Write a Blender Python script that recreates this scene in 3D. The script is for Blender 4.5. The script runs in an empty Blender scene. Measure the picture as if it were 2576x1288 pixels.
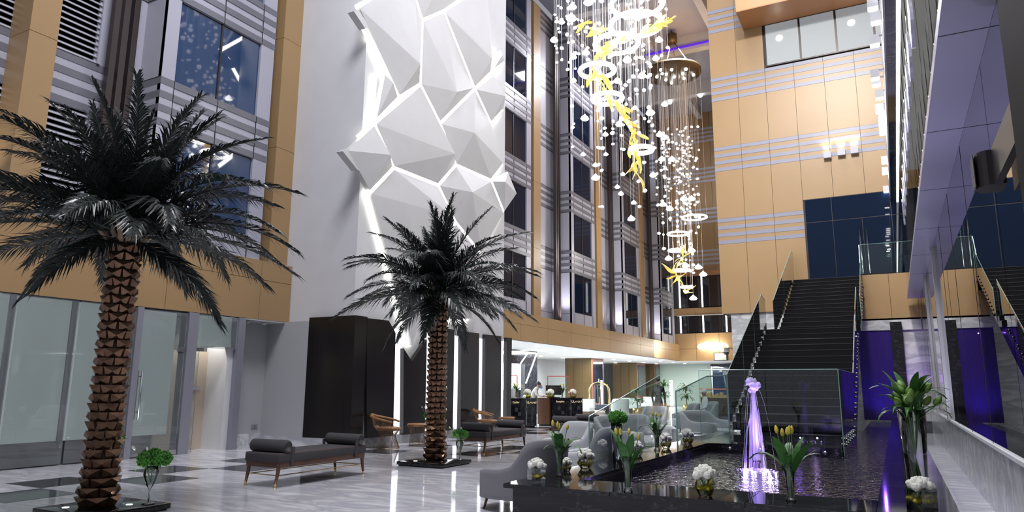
import bpy, math, random
from mathutils import Vector, Matrix
random.seed(7)
R_ = math.radians
SC = bpy.context.scene
COL = SC.collection
# ---------------------------------------------------------------- camera (X runs along the hall, Y to the left wall, Z up)
FPX, CAMZ = 1769.39, 1.45
_p, _y, _r = R_(10.48785), R_(28.32155), R_(.3393)
_fw = Vector((math.cos(_y)*math.cos(_p), math.sin(_y)*math.cos(_p), math.sin(_p)))
_rt = Vector((math.sin(_y), -math.cos(_y), 0)); _up = _rt.cross(_fw)
RT = _rt*math.cos(_r) + _up*math.sin(_r); UP = -_rt*math.sin(_r) + _up*math.cos(_r); FW = _fw
cam = bpy.data.objects.new('camera', bpy.data.cameras.new('camera')); COL.objects.link(cam)
cam.data.sensor_width = 36; cam.data.lens = 36*FPX/2576; cam.data.clip_end = 300; cam.data.clip_start = .05
cam.matrix_world = Matrix(((RT.x, UP.x, -FW.x, 0), (RT.y, UP.y, -FW.y, 0), (RT.z, UP.z, -FW.z, CAMZ), (0, 0, 0, 1)))
SC.camera = cam
def hit(x, y, ax, v):
    d = RT*((x-1288)/FPX) - UP*((y-644)/FPX) + FW
    i = 'xyz'.index(ax); t = (v-(0, 0, CAMZ)[i])/d[i]
    return Vector((0, 0, CAMZ)) + d*t
def oy(x, y, Y): return hit(x, y, 'y', Y)
def ox(x, y, X): return hit(x, y, 'x', X)
def oz(x, y, Z=0): return hit(x, y, 'z', Z)
# ---------------------------------------------------------------- world, exposure, general light
SC.view_settings.view_transform = 'Standard'; SC.view_settings.look = 'None'
SC.view_settings.exposure = 0.0; SC.view_settings.gamma = 1; SC.view_settings.use_curve_mapping = False
W = bpy.data.worlds.new('hall_air'); SC.world = W; W.use_nodes = True
W.node_tree.nodes['Background'].inputs[0].default_value = (.62, .63, .72, 1)
W.node_tree.nodes['Background'].inputs[1].default_value = .5
SC.cycles.use_adaptive_sampling = True; SC.cycles.adaptive_threshold = .08; SC.cycles.max_bounces = 5; SC.cycles.diffuse_bounces = 2; SC.cycles.glossy_bounces = 3
SC.cycles.transmission_bounces = 6; SC.cycles.transparent_max_bounces = 14
SC.cycles.caustics_reflective = False; SC.cycles.caustics_refractive = False
SC.cycles.sample_clamp_indirect = 4; SC.cycles.sample_clamp_direct = 0; SC.cycles.use_light_tree = True
SC.cycles.use_denoising = True
def lamp(name, kind, loc, power, col=(1, 1, 1), to=None, size=.5, spot=60, blend=.6, sizey=None):
    l = bpy.data.lights.new(name, kind); l.energy = power; l.color = col
    if kind == 'AREA':
        l.size = size
        if sizey: l.shape = 'RECTANGLE'; l.size_y = sizey
    else: l.shadow_soft_size = size
    if kind == 'SPOT': l.spot_size = R_(spot); l.spot_blend = blend
    o = bpy.data.objects.new(name, l); COL.objects.link(o); o.location = loc
    if to is not None: o.rotation_euler = (Vector(to)-Vector(loc)).to_track_quat('-Z', 'Y').to_euler()
    return o
# added fill lights high under the atrium roof, without fixtures
lamp('fill_light', 'AREA', (4.5, 4.5, 20.6), 2900, (.93, .93, 1), (6.5, 8, 0), 5)
lamp('fill_light', 'AREA', (24, 3, 20.6), 1500, (.93, .93, 1), (18, 6, 0), 5)
lamp('fill_light', 'AREA', (36, 9, 20.2), 2200, (.9, .9, 1), (36, 9, 0), 1.2)
lamp('fill_light', 'SPOT', (10, 1, 20), 13500, (1, .95, .88), (28, 2.5, 9), .5, 55, .9)
# ---------------------------------------------------------------- materials
MATS = {}
def mat(name, col, rough=.5, metal=0, spec=.5, var=0, vscale=3, bump=0, bscale=20, emit=None, estr=0, stretch=None, coat=0, col2=None, sub=0):
    m = bpy.data.materials.new(name); m.use_nodes = True; nt = m.node_tree; n = nt.nodes; b = n['Principled BSDF']
    b.inputs['Base Color'].default_value = (*col, 1); b.inputs['Roughness'].default_value = rough
    b.inputs['Metallic'].default_value = metal; b.inputs['Specular IOR Level'].default_value = spec
    b.inputs['Coat Weight'].default_value = coat
    if emit: b.inputs['Emission Color'].default_value = (*emit, 1); b.inputs['Emission Strength'].default_value = estr
    if var or bump:
        g = n.new('ShaderNodeNewGeometry'); mp = n.new('ShaderNodeMapping'); nt.links.new(g.outputs['Position'], mp.inputs[0])
        if stretch: mp.inputs['Scale'].default_value = stretch
        t = n.new('ShaderNodeTexNoise'); t.inputs['Scale'].default_value = vscale; t.inputs['Detail'].default_value = 4
        nt.links.new(mp.outputs[0], t.inputs['Vector'])
        if var:
            r = n.new('ShaderNodeValToRGB'); c2 = col2 or tuple(max(0, c*(1-var)) for c in col)
            r.color_ramp.elements[0].color = (*c2, 1); r.color_ramp.elements[1].color = (*(min(1, c*(1+var*.4)) for c in col), 1)
            r.color_ramp.elements[0].position = .3; r.color_ramp.elements[1].position = .7
            nt.links.new(t.outputs['Fac'], r.inputs[0]); nt.links.new(r.outputs[0], b.inputs['Base Color'])
        if bump:
            t2 = n.new('ShaderNodeTexNoise'); t2.inputs['Scale'].default_value = bscale; nt.links.new(mp.outputs[0], t2.inputs['Vector'])
            bp = n.new('ShaderNodeBump'); bp.inputs['Strength'].default_value = bump; bp.inputs['Distance'].default_value = .02
            nt.links.new(t2.outputs['Fac'], bp.inputs['Height']); nt.links.new(bp.outputs[0], b.inputs['Normal'])
    MATS[name] = m; return m
def marble(name, base, vein, rough, rot, scale=1.2, width=.06, spec=.5, dist=4):
    m = mat(name, base, rough, spec=spec); nt = m.node_tree; n = nt.nodes; b = n['Principled BSDF']
    g = n.new('ShaderNodeNewGeometry'); mp = n.new('ShaderNodeMapping'); mp.inputs['Rotation'].default_value = rot
    mp.inputs['Scale'].default_value = (scale, scale*.28, scale); nt.links.new(g.outputs['Position'], mp.inputs[0])
    w = n.new('ShaderNodeTexNoise'); w.inputs['Scale'].default_value = 2.2; w.inputs['Detail'].default_value = 9
    w.inputs['Roughness'].default_value = .62; w.inputs['Distortion'].default_value = dist*.25; nt.links.new(mp.outputs[0], w.inputs['Vector'])
    r = n.new('ShaderNodeValToRGB'); e = r.color_ramp.elements
    e[0].position = .5-width*2.2; e[0].color = (*base, 1); e[1].position = .5+width*2.2; e[1].color = (*base, 1)
    k = r.color_ramp.elements.new(.5); k.color = (*vein, 1)
    nt.links.new(w.outputs['Fac'], r.inputs[0]); nt.links.new(r.outputs[0], b.inputs['Base Color']); return m
def thin_glass(name, tint=(1, 1, 1), refl=1.0, rough=0.0, haze=0):
    m = bpy.data.materials.new(name); m.use_nodes = True; nt = m.node_tree; n = nt.nodes; n.remove(n['Principled BSDF'])
    t = n.new('ShaderNodeBsdfTransparent'); t.inputs[0].default_value = (*tint, 1)
    g = n.new('ShaderNodeBsdfGlossy'); g.inputs['Roughness'].default_value = rough
    f = n.new('ShaderNodeFresnel'); f.inputs['IOR'].default_value = 1.5
    q = n.new('ShaderNodeMath'); q.operation = 'MULTIPLY'; q.inputs[1].default_value = refl; q.use_clamp = True
    nt.links.new(f.outputs[0], q.inputs[0])
    x = n.new('ShaderNodeMixShader'); nt.links.new(q.outputs[0], x.inputs[0]); nt.links.new(t.outputs[0], x.inputs[1]); nt.links.new(g.outputs[0], x.inputs[2])
    out = n['Material Output']
    if haze:
        d = n.new('ShaderNodeBsdfDiffuse'); d.inputs[0].default_value = (.8, .82, .84, 1); y = n.new('ShaderNodeMixShader'); y.inputs[0].default_value = haze
        nt.links.new(x.outputs[0], y.inputs[1]); nt.links.new(d.outputs[0], y.inputs[2]); x = y
    nt.links.new(x.outputs[0], out.inputs[0]); MATS[name] = m; return m
marble('floor_marble', (.88, .88, .90), (.55, .55, .60), .06, (0, 0, R_(22)), 1.1, .07)
marble('wall_marble', (.72, .73, .75), (.40, .41, .44), .18, (R_(35), R_(20), R_(40)), .9, .06)
marble('black_marble', (.006, .006, .008), (.06, .06, .065), .05, (.4, .3, .7), 1.6, .005, .5)
mat('black_tile', (.03, .032, .036), .06)
mat('panel_grey', (.43, .43, .50), .35, var=.06, vscale=.6)
mat('stripe_grey', (.27, .28, .36), .4)
mat('matte_black', (.004, .004, .005), .6, spec=.03)
mat('panel_dark', (.16, .16, .19), .35)
mat('orange', (.385, .245, .115), .38, var=.05, vscale=.5)
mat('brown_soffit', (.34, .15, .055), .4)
mat('joint', (.03, .03, .035), .6)
mat('dark_metal', (.035, .03, .03), .35, .4)
mat('pipe_brown', (.05, .038, .036), .35, .3)
mat('louvre', (.45, .45, .50), .4)
mat('white_plaster', (.66, .66, .67), .6, var=.04, vscale=1.5)
mat('relief_white', (.63, .63, .625), .55, var=.03, vscale=2)
mat('grey_paint', (.42, .43, .44), .6)
mat('grey_metal', (.30, .30, .35), .35, .3)
mat('black_wood', (.012, .010, .010), .22, var=.3, vscale=2, stretch=(8, 8, .4))
mat('white_ceiling', (.85, .86, .85), .7)
mat('led', (1, 1, 1), .5, emit=(1, .985, .9), estr=9)
mat('led_cool', (1, 1, 1), .5, emit=(.9, .93, 1), estr=9)
mat('led_soft', (1, 1, 1), .5, emit=(.97, .97, 1), estr=3)
mat('led_gap', (1, 1, 1), .5, emit=(.88, .90, 1), estr=1.6)
mat('led_spot', (1, 1, 1), .5, emit=(.95, .96, 1), estr=30)
mat('purple_led', (.1, .02, .5), .5, emit=(.12, .02, 1), estr=.5)
mat('steel', (.62, .62, .64), .22, 1)
mat('brass', (.75, .56, .25), .25, 1)
mat('chrome', (.8, .8, .82), .08, 1)
mat('window_blue', (.005, .012, .032), .03, spec=.25)
mat('window_lit_blue', (.012, .045, .13), .02, spec=.3, coat=1).node_tree.nodes['Principled BSDF'].inputs['Coat IOR'].default_value = 1.75  # brighter blue base stands in for a blue-lit ceiling reflected in the left windows
mat('window_dark', (.012, .013, .018), .03, spec=.8)
mat('blind', (.60, .64, .64), .8, emit=(.80, .90, .90), estr=.2)  # weak emission stands in for the shops' interior light on the blinds
mat('shop_dark', (.10, .11, .11), .5)
mat('lit_room', (.45, .45, .48), .7, emit=(.62, .62, .66), estr=.35)
mat('beige', (.56, .47, .38), .6)
mat('lilac', (.45, .44, .60), .3)
thin_glass('glass', (.93, .97, .96), 1.0)
thin_glass('glass_green', (.80, .90, .88), 1.6)
thin_glass('clear_glass', (.93, .97, .96), .4)
thin_glass('shop_glass', (.9, .94, .93), 1.3, haze=.1)
thin_glass('mirror_glass', (.62, .64, .72), 6.0)
# ---------------------------------------------------------------- mesh helpers
class G:
    def __init__(s): s.v = []; s.f = []
    def add(s, vs, fs):
        k = len(s.v); s.v += [tuple(v) for v in vs]; s.f += [tuple(i+k for i in f) for f in fs]; return s
    def box(s, x0, x1, y0, y1, z0, z1):
        x0, x1 = min(x0, x1), max(x0, x1); y0, y1 = min(y0, y1), max(y0, y1); z0, z1 = min(z0, z1), max(z0, z1)
        return s.add([(x0, y0, z0), (x1, y0, z0), (x1, y1, z0), (x0, y1, z0), (x0, y0, z1), (x1, y0, z1), (x1, y1, z1), (x0, y1, z1)],
                     [(0, 3, 2, 1), (4, 5, 6, 7), (0, 1, 5, 4), (1, 2, 6, 5), (2, 3, 7, 6), (3, 0, 4, 7)])
    def prism(s, pts, vec):                       # planar polygon (3d points) extruded by vec
        vec = Vector(vec); a = [Vector(p) for p in pts]; n = len(a)
        return s.add(a+[p+vec for p in a], [tuple(range(n)), tuple(range(2*n-1, n-1, -1))]+[(i, n+i, n+(i+1) % n, (i+1) % n) for i in range(n)])
    def tube(s, pts, r, n=8, closed=False, caps=True):
        pts = [Vector(p) for p in pts]; m = len(pts); rr = r if isinstance(r, (list, tuple)) else [r]*m; k = len(s.v); ref = None
        for i, p in enumerate(pts):
            a = pts[i-1] if (i or closed) else p; b = pts[(i+1) % m] if (i < m-1 or closed) else p
            t = (b-a).normalized()
            if ref is None: ref = Vector((0, 0, 1)) if abs(t.z) < .9 else Vector((1, 0, 0))
            u = t.cross(ref).normalized(); w = u.cross(t); ref = w
            for j in range(n):
                an = 2*math.pi*j/n; s.v.append(tuple(p+(u*math.cos(an)+w*math.sin(an))*rr[i]))
        for i in range(m if closed else m-1):
            for j in range(n):
                i2 = (i+1) % m; s.f.append((k+i*n+j, k+i*n+(j+1) % n, k+i2*n+(j+1) % n, k+i2*n+j))
        if caps and not closed:
            s.f.append(tuple(k+j for j in range(n))); s.f.append(tuple(k+(m-1)*n+j for j in range(n-1, -1, -1)))
        return s
    def lathe(s, prof, n=16, c=(0, 0, 0), sx=1, sy=1):
        k = len(s.v); m = len(prof)
        for r, z in prof:
            for j in range(n):
                a = 2*math.pi*j/n; s.v.append((c[0]+r*sx*math.cos(a), c[1]+r*sy*math.sin(a), c[2]+z))
        for i in range(m-1):
            for j in range(n): s.f.append((k+i*n+j, k+i*n+(j+1) % n, k+(i+1)*n+(j+1) % n, k+(i+1)*n+j))
        if prof[0][0] > 1e-5: s.f.append(tuple(k+j for j in range(n-1, -1, -1)))
        if prof[-1][0] > 1e-5: s.f.append(tuple(k+(m-1)*n+j for j in range(n)))
        return s
    def ball(s, c, r, n=10, m=6, jit=0):
        rx, ry, rz = r if isinstance(r, (tuple, list)) else (r, r, r)
        pr = [(math.sin(math.pi*i/m), -math.cos(math.pi*i/m)) for i in range(m+1)]; k = len(s.v)
        s.lathe([(max(a, 1e-6), b) for a, b in pr], n)
        for i in range(k, len(s.v)):
            x, y, z = s.v[i]; q = 1+random.uniform(-jit, jit); s.v[i] = (c[0]+x*rx*q, c[1]+y*ry*q, c[2]+z*rz*q)
        return s
    def mesh(s, name, m, smooth=False):
        me = bpy.data.meshes.new(name); me.from_pydata(s.v, [], s.f)
        me.materials.append(MATS[m] if isinstance(m, str) else m)
        if smooth: me.polygons.foreach_set('use_smooth', [True]*len(me.polygons))
        me.update(); return me
    def ob(s, name, m, parent=None, smooth=False, bevel=0):
        o = bpy.data.objects.new(name, s.mesh(name, m, smooth)); COL.objects.link(o)
        if parent: o.parent = parent
        if bevel:
            b = o.modifiers.new('bevel', 'BEVEL'); b.width = bevel; b.segments = 3; b.limit_method = 'ANGLE'
            o.data.polygons.foreach_set('use_smooth', [True]*len(o.data.polygons))
        return o
def box(name, m, parent, *c, bevel=0): return G().box(*c).ob(name, m, parent, bevel=bevel)
def tag(o, label=None, cat=None, group=None, kind=None):
    if label: o['label'] = label
    if cat: o['category'] = cat
    if group: o['group'] = group
    if kind: o['kind'] = kind
    return o
def thing(name, label, cat, loc=(0, 0, 0), rz=0, group=None):
    o = bpy.data.objects.new(name, None); COL.objects.link(o); o.location = loc; o.rotation_euler.z = rz; o.empty_display_size = .1
    return tag(o, label, cat, group)
def struct(o, label=None): o['kind'] = 'structure'; return tag(o, label) if label else o
def inst(me, name, parent, loc=(0, 0, 0), rot=(0, 0, 0), sc=(1, 1, 1)):
    o = bpy.data.objects.new(name, me); COL.objects.link(o); o.parent = parent; o.location = loc; o.rotation_euler = rot
    o.scale = sc if isinstance(sc, (tuple, list)) else (sc, sc, sc); return o
def copy_tree(o, parent=None):
    c = o.copy(); COL.objects.link(c); c.parent = parent
    for ch in list(o.children): copy_tree(ch, c)
    return c
# ================================================================ THE SETTING
# floor: pale marble with a checkered band of near-black tiles
floor = struct(box('floor', 'floor_marble', None, -6, 66, -4, 24, -.2, 0), 'polished pale veined marble floor of the atrium')
tw = .932
me_b = G().box(0, tw-.004, 0, tw-.004, 0, .003).mesh('tile', 'black_tile'); me_w = G().box(0, tw-.004, 0, tw-.004, 0, .003).mesh('tile', 'floor_marble')
for i in range(-2, 42):
    for j in range(2):
        inst(me_b if (i+j) % 2 == 1 else me_w, 'tile', floor, (5.02+i*tw, 9.77+(1-j)*tw, 0))
for i in range(0, 30, 2):
    for j in (0, 1):
        inst(me_b, 'tile', floor, (13.1+(i+j)*tw, 7.65-j*tw, 0))
# ---- left wall: ground floor shopfront plane Y=13.4
YL = 13.4
wl = struct(box('wall_left', 'shop_dark', None, -3, 11.45, 14.2, 14.5, 0, 4.4), 'left wall of the atrium with glazed shops, orange fascia and striped upper facade')
def xl(px, py): return oy(px, py, YL).x
edges = [-3, 0.6, 3.8, xl(48, 739), xl(203, 758), xl(347, 770)]
for a, b in zip(edges[:-1], edges[1:]):
    box('pane', 'shop_glass', wl, a+.02, b-.02, YL, YL+.012, .02, 2.98)
    box('blind', 'blind', wl, a+.01, b-.06, YL+.16, YL+.17, .42, 2.98)
    box('mullion', 'grey_metal', wl, b-.05, b+.0, YL+.06, YL+.14, .3, 2.98)
    box('base_film', 'shop_dark', wl, a, b, YL+.17, YL+.2, 0, .42)
jx = [(xl(347, 770), xl(362, 772)), (xl(476, 785), xl(500, 788)), (xl(601, 800), xl(617, 801))]
for a, b in jx: box('jamb', 'grey_metal', wl, a, b, YL-.03, YL+.25, 0, 2.99)
# first glazed door
dr = struct(box('door_1', 'shop_glass', None, jx[0][1]+.01, jx[1][0]-.03, YL, YL+.014, .03, 2.96), 'frosted glass shop door with a long steel bar handle')
box('blind', 'blind', dr, jx[0][1]+.01, jx[1][0]-.16, YL+.18, YL+.19, .42, 2.96)
hx = oy(343, 1040, YL).x
for dy in (-.06, .075): G().tube([(hx, YL+dy, .75), (hx, YL+dy, 1.72)], .018, 8).ob('handle', 'steel', dr, True)
for z in (.9, 1.6): G().tube([(hx, YL-.06, z), (hx, YL+.075, z)], .01, 6).ob('handle_bracket', 'steel', dr, True)
for z in (2.18, .06): box('hinge_patch', 'steel', dr, jx[1][0]-.2, jx[1][0]-.03, YL-.015, YL+.03, z-.05, z+.05)
# second door opening: transom glass, beige lobby wall behind
d2 = struct(box('door_2', 'glass', None, jx[1][1]+.01, jx[1][1]+.1, YL, YL+.014, .03, 2.2), 'open glass shop door beside a beige inner wall')
box('pane', 'shop_glass', d2, jx[1][1]+.01, jx[2][0]-.02, YL, YL+.014, 2.24, 2.98)
box('hinge_patch', 'steel', d2, jx[1][1], jx[1][1]+.2, YL-.015, YL+.03, 2.16, 2.24)
box('blind', 'blind', d2, jx[1][1]+.01, jx[2][0]-.02, YL+.2, YL+.21, 2.3, 2.98)
box('inner_wall', 'beige', d2, jx[1][1]-.3, jx[2][0]-.16, YL+.75, YL+.8, 0, 2.2)
box('inner_wall', 'white_plaster', d2, jx[2][0]-.16, jx[2][0], YL+.1, YL+.8, 0, 2.3)
box('light_switch', 'steel', d2, jx[2][0]-.5, jx[2][0]-.32, YL+.735, YL+.75, 1.32, 1.4)
lamp('shop_downlight', 'SPOT', ((jx[1][1]+jx[2][0])/2, YL+.45, 2.9), 60, (1, .95, .88), ((jx[1][1]+jx[2][0])/2, YL+.5, 0), .08, 120)
lamp('shop_light', 'AREA', (6, YL+.5, 2.9), 30, (.9, 1, .98), (6, YL+.3, 0), .4, sizey=.3)
# alcove between the shops and the pier
box('alcove_wall', 'grey_paint', wl, jx[2][1], 12.87, 14.0, 14.2, 0, 3.0)
box('alcove_wall', 'grey_paint', wl, jx[2][1]-.02, jx[2][1]+.03, YL, 14.0, 0, 3.0)
box('alcove_ceiling', 'white_plaster', wl, jx[2][1], 13, YL, 14.2, 2.97, 3.0)
box('baseboard', 'wall_marble', wl, jx[2][1], 12.86, 13.97, 14.0, 0, .28)
for x in (11.9, 12.4): G().lathe([(.05, 0), (.05, .07), (.0, .07)], 12, (x, 13.62, 2.9)).ob('downlight', 'white_plaster', wl, True)
sx = oy(640, 1077, 13.99).x
for k in (0, 1): box('socket', 'steel', wl, sx-.1+.1*k, sx-.02+.1*k, 13.975, 14.0, .40, .48)
# fascia panels left and right
def fascia(x0, x1, zb, wp):
    box('fascia_backing', 'joint', wl, x0, x1, YL+.03, YL+.2, zb, 4.41)
    box('ledge_top', 'panel_grey', wl, x0, x1, YL+.0, 14.3, 4.38, 4.43)
    x = x0
    while x < x1-.05:
        e = min(x+wp, x1)
        for a, b in ((zb, 3.955), (3.965, 4.43)): box('fascia_panel', 'orange', wl, x+.006, e-.006, YL-.01, YL+.05, a, b)
        x = e
fascia(-3, 12.99, 3.0, 2.5)
fascia(20.42, 50.2, 3.3, 2.6)
# ---- upper facade
FL = [5.02+3.05*k for k in range(5)]
BT = [(FL[k]+1.95, FL[k+1] if k < 4 else FL[k]+3.05) for k in range(5)]
ZT = 20.3
def stripes(fn, z0, z1):                       # fn(za, zb, proud, name, mat)
    h = (z1-z0)/7
    for k in range(0, 7, 2): fn(z0+k*h, z0+(k+1)*h, .008, 'stripe', 'panel_dark')
nwin = [0]
def bay(s, w=3.13, pil=True, rec0=None, lou=False, matw='window_blue'):
    yb, yr = 13.6, 14.35
    rec0 = rec0 if rec0 is not None else s-4.45
    wa, wb = s+.32, s+w-.42
    # recess wall, return wall, bay front base
    box('recess_wall', 'panel_grey', wl, rec0, s, yr, yr+.1, 4.4, ZT)
    box('return_wall', 'panel_grey', wl, s, s+.1, yb, yr, 4.4, ZT)
    box('end_return_wall', 'panel_grey', wl, s+w-.1, s+w, yb, yr, 4.4, ZT)
    box('bay_margin', 'panel_grey', wl, s, wa, yb-.01, yb+.1, 4.4, ZT)
    box('bay_margin', 'panel_grey', wl, wb, s+w, yb-.01, yb+.1, 4.4, ZT)
    box('bay_core', 'joint', wl, s+.1, s+w-.1, yb+.12, yr, 4.4, ZT)
    for k, z in enumerate([4.4]+[b[0] for b in BT]):
        z1 = FL[0] if k == 0 else BT[k-1][1]
        box('spandrel', 'panel_grey', wl, wa, wb, yb, yb+.1, z, z1)
        for xx in (wa, (wa+wb)/2, wb): box('joint', 'joint', wl, xx-.008, xx+.008, yb-.018, yb, z, z1)
        if k == 0:
            box('joint', 'joint', wl, rec0, s, yr-.004, yr, 4.93, 4.945); box('joint', 'joint', wl, s-.004, s, yb, yr, 4.93, 4.945); continue
        stripes(lambda a, b, p, n, m: (box(n, m, wl, s-.008, s+w+.008, yb-.018, yb, a, b), box(n, m, wl, s-p, s, yb, yr-.01, a, b),
                                       box(n, m, wl, rec0, s-p, yr-p, yr, a, b)), z, z1)
        for zz in (z, z1):
            box('joint', 'joint', wl, rec0, s, yr-.012, yr, zz-.008, zz+.008); box('joint', 'joint', wl, s-.012, s, yb, yr, zz-.008, zz+.008)
    for k, z in enumerate(FL):
        nwin[0] += 1
        wn = struct(box('window_%d' % nwin[0], 'dark_metal', None, wa, wb, yb+.06, yb+.1, z, z+1.95), 'two-pane dark blue window of the striped facade')
        mid = (wa+wb)/2
        for a, b in ((wa+.02, mid-.025), (mid+.025, wb-.02)): box('pane', matw, wn, a, b, yb+.045, yb+.06, z+.03, z+1.92)
        box('mullion', 'dark_metal', wn, mid-.025, mid+.025, yb+.02, yb+.06, z, z+1.95)
    if pil:
        for a, b in zip([4.41, 7.5, 10.55, 13.6, 16.65], [7.49, 10.54, 13.59, 16.64, 19.35]): box('pilaster_panel', 'orange', wl, s+w+.3, s+w+1.0, yb, yr, a, b)
    for dx in (-.92, -.72, -.5): box('downpipe', 'pipe_brown', wl, s+dx, s+dx+.13, 14.0, 14.14, 4.4, ZT)
def louvres(x0, x1, z0, z1, y, pitch=.13):
    box('louvre_backing', 'joint', wl, x0, x1, y+.08, y+.1, z0, z1)
    for a, b in ((x0-.04, x0), (x1, x1+.06)): box('louvre_frame', 'panel_grey', wl, a, b, y-.03, y+.1, z0, z1)
    me = G().prism([(x0, y, z0), (x0, y+.09, z0+.085), (x0, y+.085, z0+.097), (x0, y-.005, z0+.012)], (x1-x0, 0, 0)).mesh('louvre_slat', 'louvre')
    k = 0
    while z0+k*pitch < z1-.1: inst(me, 'louvre_slat', wl, (0, 0, k*pitch)); k += 1
bay(9.03, 3.05, True, 7.95, matw='window_lit_blue')
# left end of the facade: louvres and pilaster
box('recess_wall', 'panel_grey', wl, -2, 7.96, 14.35, 14.45, 4.4, ZT)
box('recess_wall', 'panel_grey', wl, 7.96, 8.06, 14.3, 14.36, 4.4, ZT)
for a, b in zip([4.41, 7.9, 11.4], [7.89, 11.39, 14.9]): box('pilaster_panel', 'orange', wl, 6.36, 6.86, 13.6, 14.3, a, b)
for k in range(3):
    z0, z1 = BT[k]
    h = (z1-z0)/7
    box('spandrel', 'panel_grey', wl, -2, 8.3, 14.29, 14.35, z0, z1)
    for q in range(0, 7, 2): box('stripe', 'panel_dark', wl, -2, 8.3, 14.28, 14.29, z0+q*h, z0+(q+1)*h)
    za, zb = FL[k], FL[k]+1.95
    louvres(6.9, 8.0, za, zb, 14.27); louvres(2.0, 6.55, za, zb, 14.27)
# wall beside the pier, facing down the hall
box('recess_wall', 'panel_grey', wl, 12.1, 14.0, 14.4, 14.5, 4.4, ZT)
box('return_wall', 'panel_grey', wl, 14.0, 14.1, 13.0, 14.4, 4.4, ZT)
for z0, z1 in BT[:4]:
    stripes(lambda a, b, p, n, m: (box(n, m, wl, 14-p, 14, 13, 14.39, a, b), box(n, m, wl, 12.1, 14-p, 14.4-p, 14.4, a, b)), z0, z1)
    for zz in (z0, z1): box('joint', 'joint', wl, 13.985, 14, 13, 14.39, zz-.01, zz+.01)
box('joint', 'joint', wl, 13.985, 14, 13, 14.39, 4.93, 4.945)
for s in (23.83, 31.41, 38.99, 46.57): bay(s, 3.13, s < 46, 20.4 if s < 24 else None)
for k in range(2): louvres(43.3, 45.3, FL[k], FL[k]+1.95, 14.27)
# uplights standing on the ledge
for x, y, p in ((8.7, 13.95, 90), (12.9, 13.95, 230), (13.6, 13.8, 160), (29.6, 13.95, 90), (30.9, 13.9, 200), (37.2, 13.95, 90), (38.6, 13.9, 200), (44.9, 13.95, 90), (46.2, 13.9, 180), (5.8, 14.1, 60)):
    lamp('ledge_uplight', 'SPOT', (x, y-.1, 4.5), p*2.2, (.93, .88, 1) if y < 13.92 else (1, .94, .85), (x+.05, y+.28, 9), .05, 80, 1)
# ---- roof with beams
ce = struct(box('ceiling', 'panel_grey', None, 14, 62, -4, 15, 21.5, 21.8), 'grey panelled roof of the atrium with deep white beams')
for x in (18, 25, 31.4, 38, 44.5): box('beam', 'white_plaster', ce, x, x+.5, 5, 14.4, 20.6, 21.5)
for y in (7.2, 11): box('beam', 'white_plaster', ce, 14, 50, y, y+.4, 21.0, 21.5)
box('led_strip', 'purple_led', ce, 37.85, 37.95, 5.8, 11.5, 20.75, 20.85)
for x, y in ((38.2, 6.6), (31.5, 8.3), (44.6, 9.9), (44.8, 12.0)): G().ball((x, y, 20.5), .14, 10, 6).ob('roof_spotlight', 'led_cool', ce, True)
# ---- end wall
we = struct(box('wall_end', 'joint', None, 50.25, 50.6, 5.8, 24, 3.3, 21.5), 'far end wall of the hall with brown orange cladding and glazed upper corridor')
for (z0, z1) in [(3.27, 4.1), (4.12, 5.2), (6.5, 7.0), (9.5, 10.05), (11.15, 13.1), (14.2, 16.15), (17.25, 19.2), (20.3, 21.5)]:
    y = 5.8
    while y < 14.3:
        e = min(y+1.6, 14.4); box('cladding_panel', 'orange', we, 50.1, 50.25, y+.01, e-.01, z0, z1); y = e
for z0, z1 in [(10.05, 11.15), (13.1, 14.2), (16.15, 17.25), (19.2, 20.3)]:
    box('stripe_backing', 'orange', we, 50.12, 50.25, 5.8, 14.4, z0, z1); h = (z1-z0)/7
    for k in range(0, 7, 2): box('stripe', 'panel_grey', we, 50.1, 50.12, 5.8, 14.4, z0+k*h, z0+(k+1)*h)
box('soffit', 'brown_soffit', we, 49.2, 50.1, 5.8, 13.6, 9.3, 9.5)
for z0, z1 in ((5.25, 6.45), (7.05, 9.3)):
    for k in range(5):
        y = 13.2-k*1.6
        nwin[0] += 1
        wn = struct(box('window_%d' % nwin[0], 'window_dark', None, 50.15, 50.25, y-1.5, y, z0, z1), 'dark pane of the glazed corridor on the end wall')
        box('lit_mullion', 'led_soft', wn, 50.1, 50.16, y, y+.1, z0, z1)
    box('sill', 'white_plaster', we, 50.05, 50.15, 5.8, 13.5, z1, z1+.05)
# ---- orange block on the right, facing the camera, X=28
XO = 28.0
wo = struct(box('wall_right', 'joint', None, XO+.06, 50, -4, 5.74, 4.3, 22), 'tall orange panelled block wall with grey stripes above the staircase')
wp = 1.07
BO = [(7.03, 8.06), (10.03, 11.04), (13.02, 14.04), (16.05, 17.07), (19.1, 20.1)]
zs = [4.27]+[v for b in BO for v in b]+[22]
door_y, door_z = (2.52, -.75), (5.36, 8.46)
k = 0; y = 5.77
while y > -3.5:
    y2 = y-wp
    for i in range(0, len(zs), 2):
        z0, z1 = zs[i], zs[i+1]
        if y < 2.6 and z0 < 8 and z1 < 8: continue
        if y < 2.6 and i == 2: z0 = 8.46
        if z0 > 14 and z1 < 16.2 and y < 4.1: continue
        box('cladding_panel', 'orange', wo, XO, XO+.1, y2+.006, y-.006, z0+.006, z1-.006)
    for z0, z1 in BO:
        if y < 2.6 and z0 < 8: continue
        h = (z1-z0)/7; box('stripe_backing', 'orange', wo, XO+.004, XO+.1, y2+.006, y-.006, z0, z1)
        for q in range(0, 7, 2): box('stripe', 'stripe_grey', wo, XO-.006, XO+.004, y2+.006, y-.006, z0+q*h, z0+(q+1)*h)
    y = y2
box('side_cladding', 'orange', wo, XO+.1, 50, 5.74, 5.77, 4.27, 22)
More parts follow.
